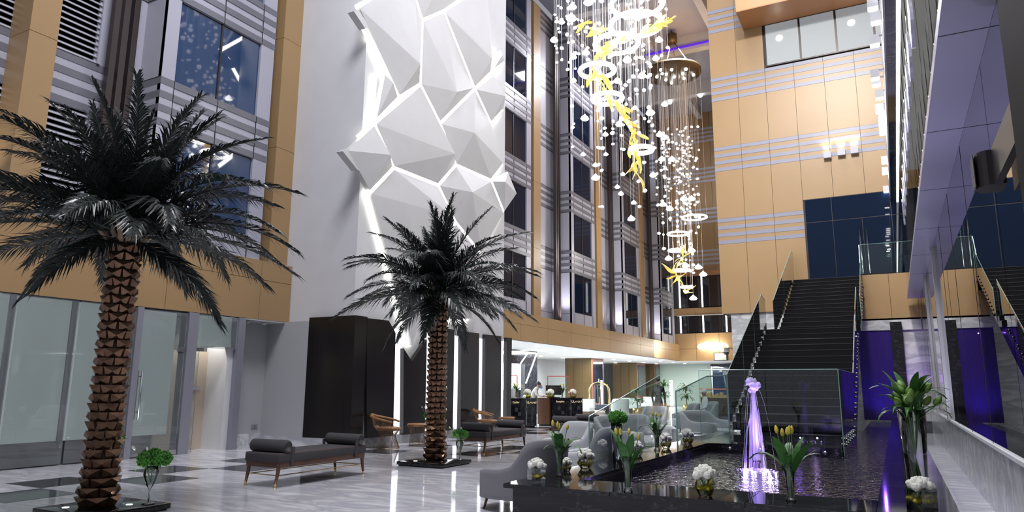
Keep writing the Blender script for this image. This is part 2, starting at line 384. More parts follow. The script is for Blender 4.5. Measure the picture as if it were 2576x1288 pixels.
box('marble_base', 'wall_marble', wo, XO+.1, 45, -4, 5.45, 0, 4.27)
# projecting box with a ribbon window under it
pj = oz(1915, 15, 15.9)
wx = struct(box('wall_projection', 'orange', None, pj.x, XO-.01, -4, 4.35, 15.92, 19), 'orange box projecting from the wall above the ribbon window'); box('soffit', 'brown_soffit', wx, pj.x, XO-.01, -4, 4.35, 15.88, 15.92)
for k in range(4):
    y = 3.55-1.3*k; nwin[0] += 1
    wn = struct(box('window_%d' % nwin[0], 'dark_metal', None, XO-.02, XO+.05, y-1.3, y, 14.1, 15.88), 'ribbon window high on the orange wall showing a lit grey ceiling')
    box('pane', 'glass', wn, XO-.03, XO-.02, y-1.26, y-.04, 14.15, 15.85)
    box('room_behind', 'lit_room', wn, XO-.022, XO-.015, y-1.26, y-.04, 14.15, 15.85)
    if k != 1: G().lathe([(.0001, 0), (.13, 0), (.13, .02), (.0001, .02)], 12).ob('downlight', 'led', wn).matrix_local = Matrix.Translation((XO-.034, y-.55, 15.2)) @ Matrix.Rotation(R_(90), 4, 'Y')
# dark glass door at the head of the stairs
d3 = struct(box('door_3', 'dark_metal', None, XO, XO+.06, door_y[1], door_y[0], *door_z), 'dark blue glass entrance doors at the head of the stairs')
for a, b in ((2.5, 1.6), (1.58, .62), (.6, -.33), (-.35, -.74)): box('pane', 'window_blue', d3, XO-.012, XO, b, a, 5.38, 7.55)
for a, b in ((2.5, 1.6), (1.58, -.33), (-.35, -.74)): box('pane', 'window_blue', d3, XO-.012, XO, b, a, 7.58, 8.44)
for y in (.72, .5): G().tube([(XO-.1, y, 5.5), (XO-.1, y, 7.1)], .025, 8).ob('handle', 'steel', d3, True)
# wall sconces
for i, (x, y, w) in enumerate(((2082, 392, 'left'), (2117, 385, 'middle'), (2150, 380, 'right'))):
    p = ox(x, y, XO)
    t = thing('wall_sconce', 'small square grey up-light on the orange wall, %s of three' % ('leftmost' if w == 'left' else 'middle one' if w == 'middle' else 'rightmost'), 'wall light', (XO, p.y, p.z), group='square wall lights')
    box('housing', 'panel_grey', t, -.2, -.012, -.13, .13, -.13, .11); box('lens', 'led', t, -.17, -.04, -.1, .1, .11, .118)
    lamp('sconce_lamp', 'SPOT', (XO-.12, p.y, p.z+.15), 30, (1, .97, .9), (XO-.02, p.y, p.z+2), .04, 90)
# ================================================================ PIER WITH FACETED RELIEF
pier = struct(box('wall_pier', 'white_plaster', None, 13.0, 20.4, 11.3, 14.3, 0, 24), 'tall white pier carrying the faceted relief and black slabs')
box('baseboard', 'wall_marble', pier, 12.86, 20.45, 11.24, 14.0, 0, .22)
box('side_wall', 'grey_paint', pier, 12.87, 13.0, 12.6, 14.0, .22, 3.0)
YS = 11.14
slab = thing('corner_slab', 'wide black wooden slab wrapping the left corner of the pier', 'wall panel', (12.88, YS, .22), group='black slabs around the pier')
box('corner_face', 'black_wood', slab, 0, .44, 0, 1.46, 0, 2.86)
def pslab(pts, label):
    w = [oy(x, y, YS) for x, y in pts]; b = min(p.z for p in w); x0 = min(p.x for p in w)
    w = [Vector((p.x, YS, max(p.z, .22))) for p in w]
    o = G().prism(w, (0, .11, 0)).ob('wall_slab', 'black_wood'); tag(o, label, 'wall panel', 'black slabs around the pier'); return o
def c4(x, y): return (900+x*.28736, 780+y*.28736)
S = [([c4(78, 1128), c4(80, 70), c4(272, 92), c4(332, 200), c4(310, 1106)], 'black wooden slab beside the corner, top right corner cut off'),
     ([c4(398, 1102), c4(402, 334), c4(474, 448), c4(606, 256), c4(588, 1084)], 'black wooden slab with a V notch under the relief tip'),
     ([c4(662, 1078), c4(668, 152), c4(848, 172), c4(832, 1064)], 'black wooden slab half hidden behind the farther palm trunk'),
     ([c4(900, 1057), c4(907, 185), c4(1064, 204), c4(1056, 1042)], 'black wooden slab right of the farther palm trunk'),
     ([c4(1114, 1037), c4(1117, 213), c4(1257, 229), c4(1252, 1024)], 'black wooden slab second from the right pier corner'),
     ([c4(1302, 1020), c4(1305, 240), c4(1350, 246), c4(1340, 1018)], 'narrow black wooden slab at the right pier corner')]
for p, l in S: pslab(p, l)
GX = [(13.34, 13.40+.02), (oy(*c4(310, 1106), YS).x, oy(*c4(398, 1104), YS).x), (oy(*c4(588, 1084), YS).x, oy(*c4(662, 1080), YS).x), (oy(*c4(832, 1064), YS).x, oy(*c4(900, 1060), YS).x), (oy(*c4(1056, 1042), YS).x, oy(*c4(1114, 1040), YS).x), (oy(*c4(1252, 1024), YS).x, oy(*c4(1302, 1022), YS).x)]
for a, b in GX: box('gap_light', 'led_gap', pier, a+.06, b+.02, 11.285, 11.3, .24, 2.9)
YE, YA, YK = 11.1, 10.86, 11.24
rel = thing('wall_relief', 'tall white faceted relief with glowing gaps on the pier', 'wall relief', (16.5, 11.3, 3))
def rp(x, y, Y=YE): return oy(x, y, Y)
def inset(poly, d):
    a = sum(poly[i-1].x*poly[i].z-poly[i].x*poly[i-1].z for i in range(len(poly))); sg = 1 if a > 0 else -1
    L = []
    for i in range(len(poly)):
        p, q = poly[i], poly[(i+1) % len(poly)]; t = (q-p); t.y = 0; t.normalize(); nrm = Vector((-t.z, 0, t.x))*sg
        L.append((p+nrm*d, t))
    out = []
    for i in range(len(poly)):
        (p1, t1), (p2, t2) = L[i-1], L[i]; den = t1.x*t2.z-t1.z*t2.x
        if abs(den) < .05: out.append(p2); continue
        u = ((p2.x-p1.x)*t2.z-(p2.z-p1.z)*t2.x)/den; out.append(p1+t1*u)
    return out
def facet(poly, apex, depth=YA):
    P = inset([rp(*p) for p in poly], .05); A = rp(*apex, Y=YE); A.y = depth; n = len(P)
    o = Vector((16.5, 11.3, 3)); B = [Vector((p.x, YK, p.z)) for p in P]
    g = G().add([v-o for v in P+B+[A]], [(i, (i+1) % n, 2*n) for i in range(n)]+[(i, n+i, n+(i+1) % n, (i+1) % n) for i in range(n)])
    return g.ob('facet_panel', 'relief_white', rel)
Wv, A, B, C, D, E_, F, Gv, H, I = (900, 17), (1063, 51), (1117, 28), (1195, 223), (1236, 182), (1271, 156), (1058, 212), (1005, 245), (942, 310), (904, 345)
J, K, L_, M_, N, O, P_, Q, Rr, S_, T = (1108, 310), (1147, 415), (1103, 466), (991, 422), (931, 485), (1236, 454), (1268, 412), (1236, 310), (1268, 275), (1269, 536), (1147, 559)
V, Z2, S2, TIP = (870, 377), (1302, 488), (1278, 428), (1037, 880)
facet([Wv, (975, -30), (1045, -8), A, F, Gv], (1040, 166)); facet([A, B, C, J, F], (1133, 235))
facet([B, (1152, 4), (1225, -40), (1236, 60), D, C], (1222, 152)); facet([(968, 175), (978, 208), Gv, H], (980, 210), 10.98)
facet([H, F, J, K, L_, M_], (1128, 390)); facet([V, I, H, M_, N], (963, 393)); facet([J, C, Q, P_, O, K], (1177, 337))
facet([C, (1242, 186), Rr, Q], (1256, 245)); facet([D, (1262, 118), E_], (1257, 140), 10.98)
facet([N, M_, L_, T, (1090, 690), TIP], (1122, 546)); facet([L_, K, O, S_, (1212, 640), T], (1172, 486)); facet([O, S2, Z2, S_], (1256, 460))
facet([T, (1212, 640), (1190, 806), (1118, 806), (1090, 690)], (1160, 690)); facet([(1045, -8), (1040, -120), (1160, -120), (1152, 4), B, A], (1100, -60))
facet([(1160, -120), (1240, -120), (1225, -40), (1152, 4)], (1200, -70)); facet([Wv, (960, -120), (1040, -120), (1045, -8), (975, -30)], (1000, -70))
def strip(a, b, w=.10, Y=11.15, m='led'):
    p, q = rp(*a, Y=YE), rp(*b, Y=YE); t = (q-p).normalized(); nrm = Vector((-t.z, 0, t.x))*w/2; o = Vector((16.5, 11.3, 3))
    pts = [Vector((v.x, Y, v.z))-o for v in (p-nrm, p+nrm, q+nrm, q-nrm)]; G().prism(pts, (0, .03, 0)).ob('led_strip', m, rel)
for a, b in [((1045, -8), A), (A, B), (B, (1152, 4)), (A, F), (B, C), (C, D), (D, E_), (F, Gv), (Gv, H), (H, I), (F, J), (J, C), (J, K), (K, L_), (L_, M_), (M_, N), (H, M_), (K, O), (O, P_), (O, S_), (C, Q), (Q, Rr), (L_, T), (T, (1212, 640)), (T, (1090, 690)), (Wv, (975, -30)), ((1152, 4), (1225, -40))]: strip(a, b)
# hidden strips behind the outline wash the wall
for a, b in [((912, 40), (1000, 240)), ((955, 190), (948, 300)), ((936, 490), (1037, 868)), ((1041, 868), (1088, 700)), ((1120, 803), (1188, 803)), ((1266, 540), (1214, 640)), ((1210, 645), (1190, 795)), ((1234, 70), (1238, 175)), ((1258, 130), (1240, 178)), ((1266, 410), (1240, 330))]:
    strip(a, b, .10, 11.24, 'led')
for (a, b) in [((890, 28), (919, 72)), ((862, 380), (900, 428))]:
    p, q = rp(*a), rp(*b); o = Vector((16.5, 11.3, 3)); G().prism([p-o, p-o+Vector((.2, 0, .12)), q-o+Vector((.16, 0, .1)), q-o], (0, .2, 0)).ob('edge_return', 'relief_white', rel)
# ================================================================ POOL
ZP, ZW = .5, .36
pool = struct(box('wall_pool', 'black_marble', None, 6.45, 7.3, -.30, 3.45, 0, .46), 'low black marble wall of the fountain pool')
box('pool_side', 'black_marble', pool, 7.3, 13.1, 2.97, 3.45, 0, .46); box('pool_side', 'black_marble', pool, 7.3, 27, -.3, .22, 0, .46)
box('pool_back', 'black_marble', pool, 12.75, 16.1, .86, 3.45, 0, .46)
box('pool_bed', 'black_tile', pool, 7.0, 27.2, .2, 3, 0, .05)
ys = [3.52, 2.4, 1.2, .22, -.36]
for a, b in zip(ys[:-1], ys[1:]): box('coping_slab', 'black_marble', pool, 6.37, 7.06+.0, b+.003, a-.003, .46, ZP)
for x in range(5): box('coping_slab', 'black_marble', pool, 7.063+1.14*x, 7.06+1.14*(x+1)-.003, 2.97, 3.52, .46, ZP)
for x in range(17): box('coping_slab', 'black_marble', pool, 7.063+1.18*x, 7.06+1.18*(x+1)-.003, -.36, .22, .46, ZP)
for y0, y1 in ((3.52, 2.2), (2.2, .86)): box('coping_slab', 'black_marble', pool, 12.75, 16.2, y1+.003, y0-.003, .46, ZP)
for k in range(6): box('ribbed_cladding', 'black_tile', pool, 7.06, 12.75, 2.955, 2.97, .365+k*.017, .376+k*.017)
for k in range(4):
    for j in range(1): G().lathe([(.0001, -.035), (.034, -.035), (.034, 0), (.0001, 0)], 14).ob('round_fitting', 'steel', pool, True).matrix_local = Matrix.Translation((12.75, 2.6-.5*k, .42)) @ Matrix.Rotation(R_(90), 4, 'Y')
wm = mat('pool_water', (.012, .010, .022), .03, spec=.6, bump=.55, bscale=13)
wm.node_tree.nodes['Bump'].inputs['Distance'].default_value = .05
g = G(); g.box(7.05, 12.75, .22, 2.97, .2, ZW).box(12.75, 27.2, .22, .86, .2, ZW)
water = tag(g.ob('pool_water', 'pool_water'), 'dark rippled water filling the fountain pool', 'water', kind='stuff')
# fountain jets
jm = mat('water_spray', (.85, .83, .95), .3, spec=.3)
n = jm.node_tree.nodes; tr = n.new('ShaderNodeBsdfTranslucent'); tr.inputs[0].default_value = (.9, .88, 1, 1); tp = n.new('ShaderNodeBsdfTransparent')
m1 = n.new('ShaderNodeMixShader'); m1.inputs[0].default_value = .5; m2 = n.new('ShaderNodeMixShader'); m2.inputs[0].default_value = .62
lk = jm.node_tree.links; lk.new(n['Principled BSDF'].outputs[0], m1.inputs[1]); lk.new(tr.outputs[0], m1.inputs[2]); lk.new(m1.outputs[0], m2.inputs[1]); lk.new(tp.outputs[0], m2.inputs[2]); lk.new(m2.outputs[0], n['Material Output'].inputs[0])
def fountain(p, h, label, k):
    t = thing('fountain_jet', label, 'fountain', p, group='fountain jets')
    G().lathe([(.045, -.16), (.045, .1), (.055, .12), (.055, .14), (.03, .14)], 14).ob('nozzle', 'dark_metal', t, True)
    random.seed(k)
    pts = [(random.uniform(-.006, .006), random.uniform(-.006, .006), .14+(h-.14)*i/14) for i in range(15)]
    G().tube(pts, [.018+.014*(i/14)**2 for i in range(15)], 8).ob('water_column', 'water_spray', t, True)
    g = G()
    for i in range(12): g.ball((random.gauss(0, .03), random.gauss(0, .03), h+random.uniform(-.12, .05)), random.uniform(.02, .05), 7, 5, .3)
    g.ob('water_head', 'water_spray', t, True)
    g = G()
    for i in range(90):
        a = random.uniform(0, 6.28); r = abs(random.gauss(0, .075))+.02; zt = h*random.uniform(.55, .97); q = []
        for s in range(6):
            u = s/5; q.append((math.cos(a)*r*u**.6*1.0, math.sin(a)*r*u**.6, zt*(1-u**1.7)+.02))
        g.tube(q, [.0015, .002, .0022, .0022, .002, .0015], 3, caps=False)
    o = g.ob('falling_spray', 'water_spray', t); o['kind'] = 'stuff'
    g = G()
    for i in range(420):
        a = random.uniform(0, 6.28); r = min(.36, abs(random.gauss(0, .10))+.02); g.ball((math.cos(a)*r, math.sin(a)*r, random.uniform(0, .05)*(1-r/.37)+.002), random.uniform(.004, .013), 5, 4)
    o = g.ob('splash', 'water_spray', t); o['kind'] = 'stuff'
    for dx, dy, c, w in ((-.06, .1, (.25, .12, 1), 22), (-.1, -.13, (.6, .4, 1), 22)):
        for j in range(7): G().ball((dx*.6+(.08+.02*j)*math.cos(j*.9+dy*9), dy*.6+(.08+.02*j)*math.sin(j*.9+dy*9), .006), .014, 8, 5).ob('splash_glow', mat('splash_emit', (.5, .4, 1), .4, emit=(.55, .45, 1), estr=9) if 'splash_emit' not in MATS else 'splash_emit', t)  # glowing balls added on the water to give the splash its white-hot look
        lamp('fountain_lamp', 'POINT', (p[0]+dx*1.4, p[1]+dy*1.4, p[2]+.07), w*.28, c, None, .015)
        lamp('fountain_lamp', 'SPOT', (p[0]+dx, p[1]+dy, p[2]+.03), w*16, c, (p[0], p[1], p[2]+h*.6), .03, 26, 1)
q = oz(1905, 1186, ZW); fountain((q.x, q.y, ZW), 1.17, 'tall violet-lit water jet in the dark fountain pool', 3)
# ================================================================ STAIRCASE
st = thing('staircase', 'wide black marble staircase rising from the pool to the upper doors', 'staircase', (16.05, 2, 0))
def sb(name, m, x0, x1, y0, y1, z0, z1): return box(name, m, st, x0-16.05, x1-16.05, y0-2, y1-2, z0, z1)
mat('step_edge', (.05, .05, .055), .25)
mat('step_stone', (.005, .005, .006), .12, spec=.35)
for i in range(15):
    x = 16.1+.377*i; z = .72+.17*i; xe = x+.377 if i < 14 else 22.82
    sb('step', 'step_stone', x, xe, .9, 3.2, z-.17, z-.012); sb('tread_nosing', 'step_edge', x-.025, xe, .9, 3.2, z-.012, z)
for i in range(13):
    x = 22.82+.3625*i; z = 3.27+.17*i; xe = x+.3625 if i < 12 else 28.0
    sb('step', 'step_stone', x, xe, .78, 3.0, z-.17, z-.012); sb('tread_nosing', 'step_edge', x-.025, xe, .78, 3.0, z-.012, z)
G().prism([(0, -1.05, 0), (0, -1.05, .5), (5.3, -1.05, 2.95), (6.6, -1.05, 2.95), (11.2, -1.05, 5.1), (11.9, -1.05, 5.1), (11.9, -1.05, 4.6), (7, -1.05, 2.4), (3.5, -1.05, .9), (3, -1.05, 0)], (0, 2.1, 0)).ob('stair_body', 'black_marble', st)
# landing with orange front and the dark channel below
ld = struct(box('wall_landing', 'black_marble', None, 27.2, 28, -1.2, .78, 5.1, 5.36), 'upper landing slab beside the stairs with orange front panels')
for y in (.76, -.06, -.88): box('landing_panel', 'orange', ld, 27.14, 27.2, max(y-.81, -1.2), y, 3.8, 5.33)
box('landing_panel', 'orange', ld, 27.14, 27.2, .77, 1.0, 3.8, 4.6)
box('soffit', 'white_plaster', ld, 27.2, 28, -1.2, 1.0, 3.75, 3.8)
# blue water wall at the end of the channel
bw = mat('blue_water_wall', (.03, .012, .16), .25, spec=.5, bump=.5, bscale=16, stretch=(3, 3, .12))
box('water_wall', 'blue_water_wall', ld, 27.25, 27.3, .0, 1.05, .4, 3.5); box('dark_column', 'black_marble', ld, 26.9, 27.3, -.32, .03, .4, 3.65)
box('lintel', 'wall_marble', ld, 27.2, 27.35, -.9, 1.1, 3.4, 3.8); box('marble_wall', 'wall_marble', ld, 27.28, 27.35, -1.3, -.3, .4, 3.8)
lamp('channel_lamp', 'SPOT', (26.5, .5, .45), 50, (.16, .05, 1), (27.25, .5, 2.0), .1, 110, 1)
lamp('channel_lamp', 'SPOT', (26.6, -.5, .9), 60, (.45, .2, 1), (27.2, -.6, 3.4), .01, 70)
lamp('channel_lamp', 'SPOT', (26.9, .6, 3.2), 70, (.22, .08, 1), (20, .5, .3), .01, 60)
# ---- glass balustrades
def gl(name, label, cat, panels, plane, v, th=.014, m='glass_green', edge=True):
    t = thing(name, label, cat, (panels[0][0][0], v, panels[0][0][1]) if plane == 'y' else (v, panels[0][0][0], panels[0][0][1]))
    o = t.location
    for p in panels:
        w = [Vector((a, v, b)) if plane == 'y' else Vector((v, a, b)) for a, b in p]
        vec = (0, th, 0) if plane == 'y' else (th, 0, 0)
        pn = G().prism([q-o for q in w], vec).ob('glass_panel', m, t)
    return t
mat('glass_edge', (.30, .50, .46), .2)
def edge(t, pts, r=.008):
    o = t.location; G().tube([Vector(p)-o for p in pts], r, 5).ob('glass_edge', 'glass_edge', t)
t = gl('glass_balustrade', 'raked glass balustrade on the left side of the stairs', 'balustrade',
   [[(15.9, .5), (15.9, 1.72), (17.95, 2.63), (17.95, 1.3)], [(17.97, 1.3), (17.97, 2.64), (19.7, 3.43), (19.7, 2.2)], [(19.72, 2.2), (19.72, 3.44), (21.2, 4.1), (21.9, 4.0), (21.9, 2.9)]], 'y', 3.24)
edge(t, [(15.9, 3.24, .5), (15.9, 3.24, 1.72), (21.2, 3.24, 4.1), (21.9, 3.24, 4.0)])
for i in range(15): G().tube([Vector((16.15+.377*i, 3.19, .64+.17*i))-t.location, Vector((16.15+.377*i, 3.29, .64+.17*i))-t.location], .025, 10).ob('glass_clamp', 'steel', t, True)
t = gl('glass_balustrade', 'upper raked glass balustrade against the orange wall, left of the stairs', 'balustrade',
   [[(22.0, 3.0), (22.0, 4.0), (24.6, 5.18), (24.6, 4.0)], [(24.62, 4.0), (24.62, 5.19), (27.3, 6.42), (27.9, 6.42), (27.9, 5.2), (26.9, 5.1)]], 'y', 3.03)
edge(t, [(22.0, 3.03, 4.0), (27.3, 3.03, 6.42), (27.9, 3.03, 6.42)])
t = gl('glass_balustrade', 'glass screen and raked balustrade on the right side of the stairs', 'balustrade',
   [[(13.05, .3), (13.05, 1.76), (15.4, 1.77), (15.4, .3)], [(15.42, .3), (15.42, 1.77), (17.85, 1.79), (19.8, 2.77), (19.8, 1.4), (17, .3)], [(19.82, 1.4), (19.82, 2.78), (23.4, 4.45), (23.4, 3.2), (21.5, 2.4)]], 'y', .84)
edge(t, [(13.05, .84, .3), (13.05, .84, 1.76), (17.85, .84, 1.79), (23.4, .84, 4.45), (23.4, .84, 3.2)])
for i in range(17):
    for dz in (0, .09):
        G().tube([Vector((13.3+.55*i+dz, .8, .52+dz+max(0, (13.3+.55*i-16.5)*.42)))-t.location, Vector((13.3+.55*i+dz, .89, .52+dz+max(0, (13.3+.55*i-16.5)*.42)))-t.location], .026, 10).ob('glass_clamp', 'chrome', t, True)
t = gl('glass_balustrade', 'upper right glass balustrade by the landing', 'balustrade', [[(23.6, 3.3), (23.6, 4.2), (26.7, 5.7), (27.2, 6.42), (27.2, 5.0)]], 'y', .76)
edge(t, [(23.6, .76, 3.3), (23.6, .76, 4.2), (26.7, .76, 5.7), (27.2, .76, 6.42)])
for i in range(12): G().tube([Vector((24.0+.27*i, .72, 3.55+.135*i))-t.location, Vector((24.0+.27*i, .8, 3.55+.135*i))-t.location], .026, 10).ob('glass_clamp', 'chrome', t, True)
t = gl('glass_screen', 'clear glass screen across the pool in front of the stairs', 'glass screen', [[(.85, .42), (.85, 1.76), (2.0, 1.76), (2.0, .42)], [(2.01, .42), (2.01, 1.76), (3.16, 1.76), (3.16, .42)]], 'x', 13.05, m='glass')
edge(t, [(13.05, .85, 1.76), (13.05, 3.16, 1.76)])
t = gl('glass_screen', 'clear glass screen with sloping top on the left pool edge', 'glass screen', [[(11.7, .5), (11.7, 1.40), (13.9, 1.66), (15.85, 1.71), (15.85, .5)]], 'y', 3.22, m='clear_glass')
edge(t, [(11.7, 3.22, .5), (11.7, 3.22, 1.38), (13.9, 3.22, 1.66), (15.85, 3.22, 1.71), (15.85, 3.22, .5)], .014)
t = gl('glass_screen', 'raked glass guard rising behind the green hydrangea vase', 'glass screen', [[(8.72, 0), (8.72, 1.067), (11.95, 1.649), (11.95, 0)]], 'y', 3.55, m='clear_glass')
edge(t, [(8.72, 3.55, 0), (8.72, 3.55, 1.067), (11.95, 3.55, 1.649)])
t = gl('glass_balustrade', 'glass guard on the edge of the upper landing', 'balustrade', [[(-1.2, 5.36), (-1.2, 6.42), (.74, 6.42), (.74, 5.36)]], 'x', 27.18)
edge(t, [(27.18, -1.2, 6.42), (27.18, .74, 6.42), (27.18, .74, 5.36)])
# ================================================================ RIGHT GLASS WALL, SOFFIT, LIGHT COVE
YG = -.92
wg = struct(box('wall_glass', 'wall_marble', None, 3, 27.1, YG-.2, YG, 0, .80), 'reflecting glass wall on a marble dado along the right side')
box('dado_trim', 'white_plaster', wg, 3, 27.1, YG-.06, YG+.03, .80, .84)
xs = [3, 7.4, 9.9, 12.4, 14.9, 18.1, 21.3, 24.4, 27.1]
for a, b in zip(xs[:-1], xs[1:]): box('pane', 'mirror_glass', wg, a+.01, b-.01, YG-.012, YG, .84, 9.5)
for x in (16.9, 21.3): box('post', 'white_plaster', wg, x, x+.3, YG, YG+.06, .84, 4.4); box('post_groove', 'dark_metal', wg, x+.12, x+.16, YG+.058, YG+.064, .84, 4.4)
for x in xs[2:-1]: box('glass_joint', 'dark_metal', wg, x-.01, x+.01, YG-.014, YG+.003, .84, 9.5)
box('inner_wall', 'lilac', wg, 3, 27.1, -2.6, -2.5, 0, 9.6)
sf = struct(box('trim_1', 'lilac', None, 3, 26.8, YG+.001, -.55, 4.4, 4.52), 'long lilac bulkhead along the right glass wall')
for x in (6.6, 9.2, 12, 15, 18, 21): box('seam', 'joint', sf, x, x+.012, YG+.002, -.55, 4.397, 4.4)
for x in (8, 10.5, 13.5, 16.5, 20, 23.5): lamp('bulkhead_fill', 'SPOT', (x, -.45, .3), 130, (.72, .68, 1), (x+.1, -.75, 4.4), .05, 75, 1)  # lamps added near the floor only to brighten the bulkhead underside
cv = struct(box('trim_2', 'black_marble', None, 8, 27.9, -.52, -.36, 8.05, 8.6), 'black edged light cove running high along the right wall')
box('lit_face', 'white_plaster', cv, 8, 27.9, -.36, -.33, 8.15, 9.1); box('led_strip', 'led', cv, 8, 27.9, -.60, -.535, 7.98, 8.02)
box('cove_top', 'white_plaster', cv, 8, 27.9, YG, -.33, 9.1, 9.2)
ORD = ['nearest', 'second nearest', 'third nearest', 'fourth nearest', 'fifth nearest', 'sixth nearest', 'seventh nearest', 'eighth nearest', 'ninth nearest', 'tenth nearest', 'eleventh nearest', 'twelfth nearest', 'second farthest', 'farthest']
for i, (x, y) in enumerate([(2195, 12), (2203, 48), (2200, 105), (2201, 190), (2204, 207), (2212, 240), (2212, 275), (2226, 290), (2219, 305), (2225, 318), (2221, 330), (2232, 403), (2232, 430), (2237, 476)]):
    p = oz(x, y, 8.5); p.y = min(max(p.y, -.24), -.02)
    t = thing('track_spotlight', 'small bright spotlight, %s of those along the right light cove' % ORD[i], 'spotlight', (p.x, p.y, p.z), group='spotlights along the light cove')
    box('housing', 'white_plaster', t, -.09, .09, -.09, .09, -.08, .12); box('lens', 'led_spot', t, -.075, .075, -.075, .075, -.1, -.08); box('arm', 'steel', t, -.015, .015, -.325-p.y, .0, .1, .13)
for x in (10, 13, 16, 19, 22, 25.5): lamp('cove_lamp', 'SPOT', (x, -.06, 8.2), 110, (.95, .96, 1), (x+.1, -.4, 8.75), .03, 120, 1)
mat('disc_glass', (.75, .74, .95), .12, spec=.7)
for i in range(11):
    x = 12.1+1.4*i
    t = thing('glass_disc', 'lilac scalloped glass disc under the light cove, %s of the row' % (ORD[i] if i < 9 else ORD[i+3]), 'ornament', (x, -.70, 7.2), group='glass discs under the cove')
    g = G(); pts = []
    for k in range(24):
        a = 2*math.pi*k/24; r = .36+.05*math.cos(4*a)*(1 if k % 2 else .6); pts.append((r*math.cos(a)*.8, 0, r*math.sin(a)*1.15))
    g.prism(pts, (0, .05, 0)).ob('disc', 'disc_glass', t); G().tube([(0, .02, .38), (0, .02, 1.9)], .008, 5).ob('hanger', 'steel', t)
# ================================================================ PALMS
mat('palm_leaf', (.028, .036, .033), .33, spec=.5, var=.35, vscale=5)
mat('palm_stem', (.16, .13, .09), .6)
mat('bark_copper', (.175, .10, .062), .25, .85, var=.45, vscale=9)
mat('bark_dark', (.035, .022, .016), .7)
mat('petiole', (.30, .22, .14), .6, var=.2, vscale=8)
def frond_mesh(e0, droop, L, seed):
    rnd = random.Random(seed); g = G(); pts = []; p = Vector((0, 0, 0)); n = 26; e = e0
    for i in range(n+1):
        pts.append(p.copy()); u = i/n; e = e0-droop*(u**1.4); p = p+Vector((math.cos(e), 0, math.sin(e)))*(L/n)
    g.tube(pts, [.016*(1-.8*i/n)+.002 for i in range(n+1)], 4)
    N = 84
    for i in range(N):
        u = .13+.87*i/(N-1); f = u*n; k = min(int(f), n-1); q = pts[k].lerp(pts[k+1], f-k); t = (pts[k+1]-pts[k]).normalized(); up = Vector((-t.z, 0, t.x))
        ll = L*.20*(.45+.75*math.sin(math.pi*min(1, (u+.12)**.8)))*rnd.uniform(.85, 1.12)
        for s in (-1, 1):
            a = R_(54-34*u+rnd.uniform(-7, 7)); lat = Vector((0, s, 0))*math.sin(a)+t*math.cos(a)+up*rnd.uniform(.05, .4)
            lat.normalize(); w = t.cross(lat).cross(lat).normalized()*.013*(1-.35*u)
            m = q+lat*ll*.5; tip = q+lat*ll+Vector((0, 0, -.42*ll*rnd.uniform(.5, 1.4))); m2 = m+Vector((0, 0, -.05*ll))
            g.add([q-w*.5, q+w*.5, m2+w, m2-w, tip], [(0, 1, 2, 3), (3, 2, 4)])
    return g.mesh('frond', 'palm_leaf')
FR = [(frond_mesh(R_(e), R_(d), L, i), nn, e) for i, (e, d, L, nn) in enumerate([(85, 14, 1.6, 5), (70, 30, 1.8, 9), (54, 48, 1.95, 11), (38, 60, 2.0, 12), (20, 58, 2.0, 12), (4, 44, 1.95, 10), (-24, 44, 1.5, 5)])]
pl = G(); pl.add([(.155, -.068, -.056), (.155, .068, -.056), (.200, .104, .056), (.200, -.104, .056), (.220, 0, .004), (.15, .1, .056), (.15, -.1, .056), (.15, 0, -.06)],
       [(0, 7, 4), (7, 1, 4), (1, 2, 4), (2, 3, 4), (3, 0, 4), (3, 2, 5, 6), (2, 1, 5), (0, 3, 6)])
ME_PLATE = pl.mesh('bark_plate', 'bark_copper')
ME_PET = G().prism([(.13, -.03, 0), (.13, .03, 0), (.16, .025, 0), (.16, -.025, 0)], (.24, 0, .2)).mesh('leaf_base', 'petiole')
def palm(x, y, zp, label, seed):
    t = thing('palm_tree', label, 'palm tree', (x, y, zp), group='copper-trunked palms'); rnd = random.Random(seed); H = 2.98
    tr = G().lathe([(.17, 0), (.155, 1.5), (.15, H), (.10, H+.25), (.0001, H+.3)], 16).ob('trunk', 'bark_dark', t, True)
    rows = 29
    for i in range(rows):
        z = .06+(H-.08)*i/(rows-1); s = 1.0-.10*math.sin(i/rows*2.2)+(.06 if i < 2 else 0)
        for j in range(6):
            inst(ME_PLATE, 'bark_plate', tr, (0, 0, z), (0, 0, 2*math.pi*(j+.5*(i % 2))/6+rnd.uniform(-.06, .06)), (s, s*rnd.uniform(.95, 1.1), rnd.uniform(.95, 1.05)))
    for j in range(13): inst(ME_PET, 'leaf_base', t, (0, 0, H+.02+.03*(j % 2)), (0, rnd.uniform(-.5, .1), 2*math.pi*j/13+rnd.uniform(-.1, .1)), rnd.uniform(.8, 1.1))
    for me, nn, e in FR:
        ph = rnd.uniform(0, 6)
        for j in range(nn):
            inst(me, 'frond', t, (0, 0, H+.16+.12*max(0, e)/84), (rnd.uniform(-.35, .35), rnd.uniform(-.1, .1), ph+2*math.pi*j/nn+rnd.uniform(-.2, .2)), rnd.uniform(.9, 1.1))
    return t
def plinth(x, y, label):
    t = thing('palm_plinth', label, 'plinth', (x, y, 0), group='black palm plinths')
    box('slab', 'black_marble', t, -.5, .5, -.5, .5, .02, .08, bevel=.004); box('recess', 'joint', t, -.47, .47, -.47, .47, 0, .02)
    for dx, dy in ((-.3, .22), (.18, -.2), (.3, .3)):
        G().lathe([(.0001, 0), (.032, 0), (.036, .003), (.0001, .004)], 12, (dx, dy, .08)).ob('recessed_light', 'led', t)
        lamp('plinth_uplight', 'SPOT', (x+dx, y+dy, .1), 26, (1, .95, .9), (x+dx*.3, y+dy*.3, 2.4), .03, 60, .8)
plinth(5.23, 8.12, 'black marble plinth under the nearer palm'); plinth(11.32, 7.72, 'black marble plinth under the farther palm')
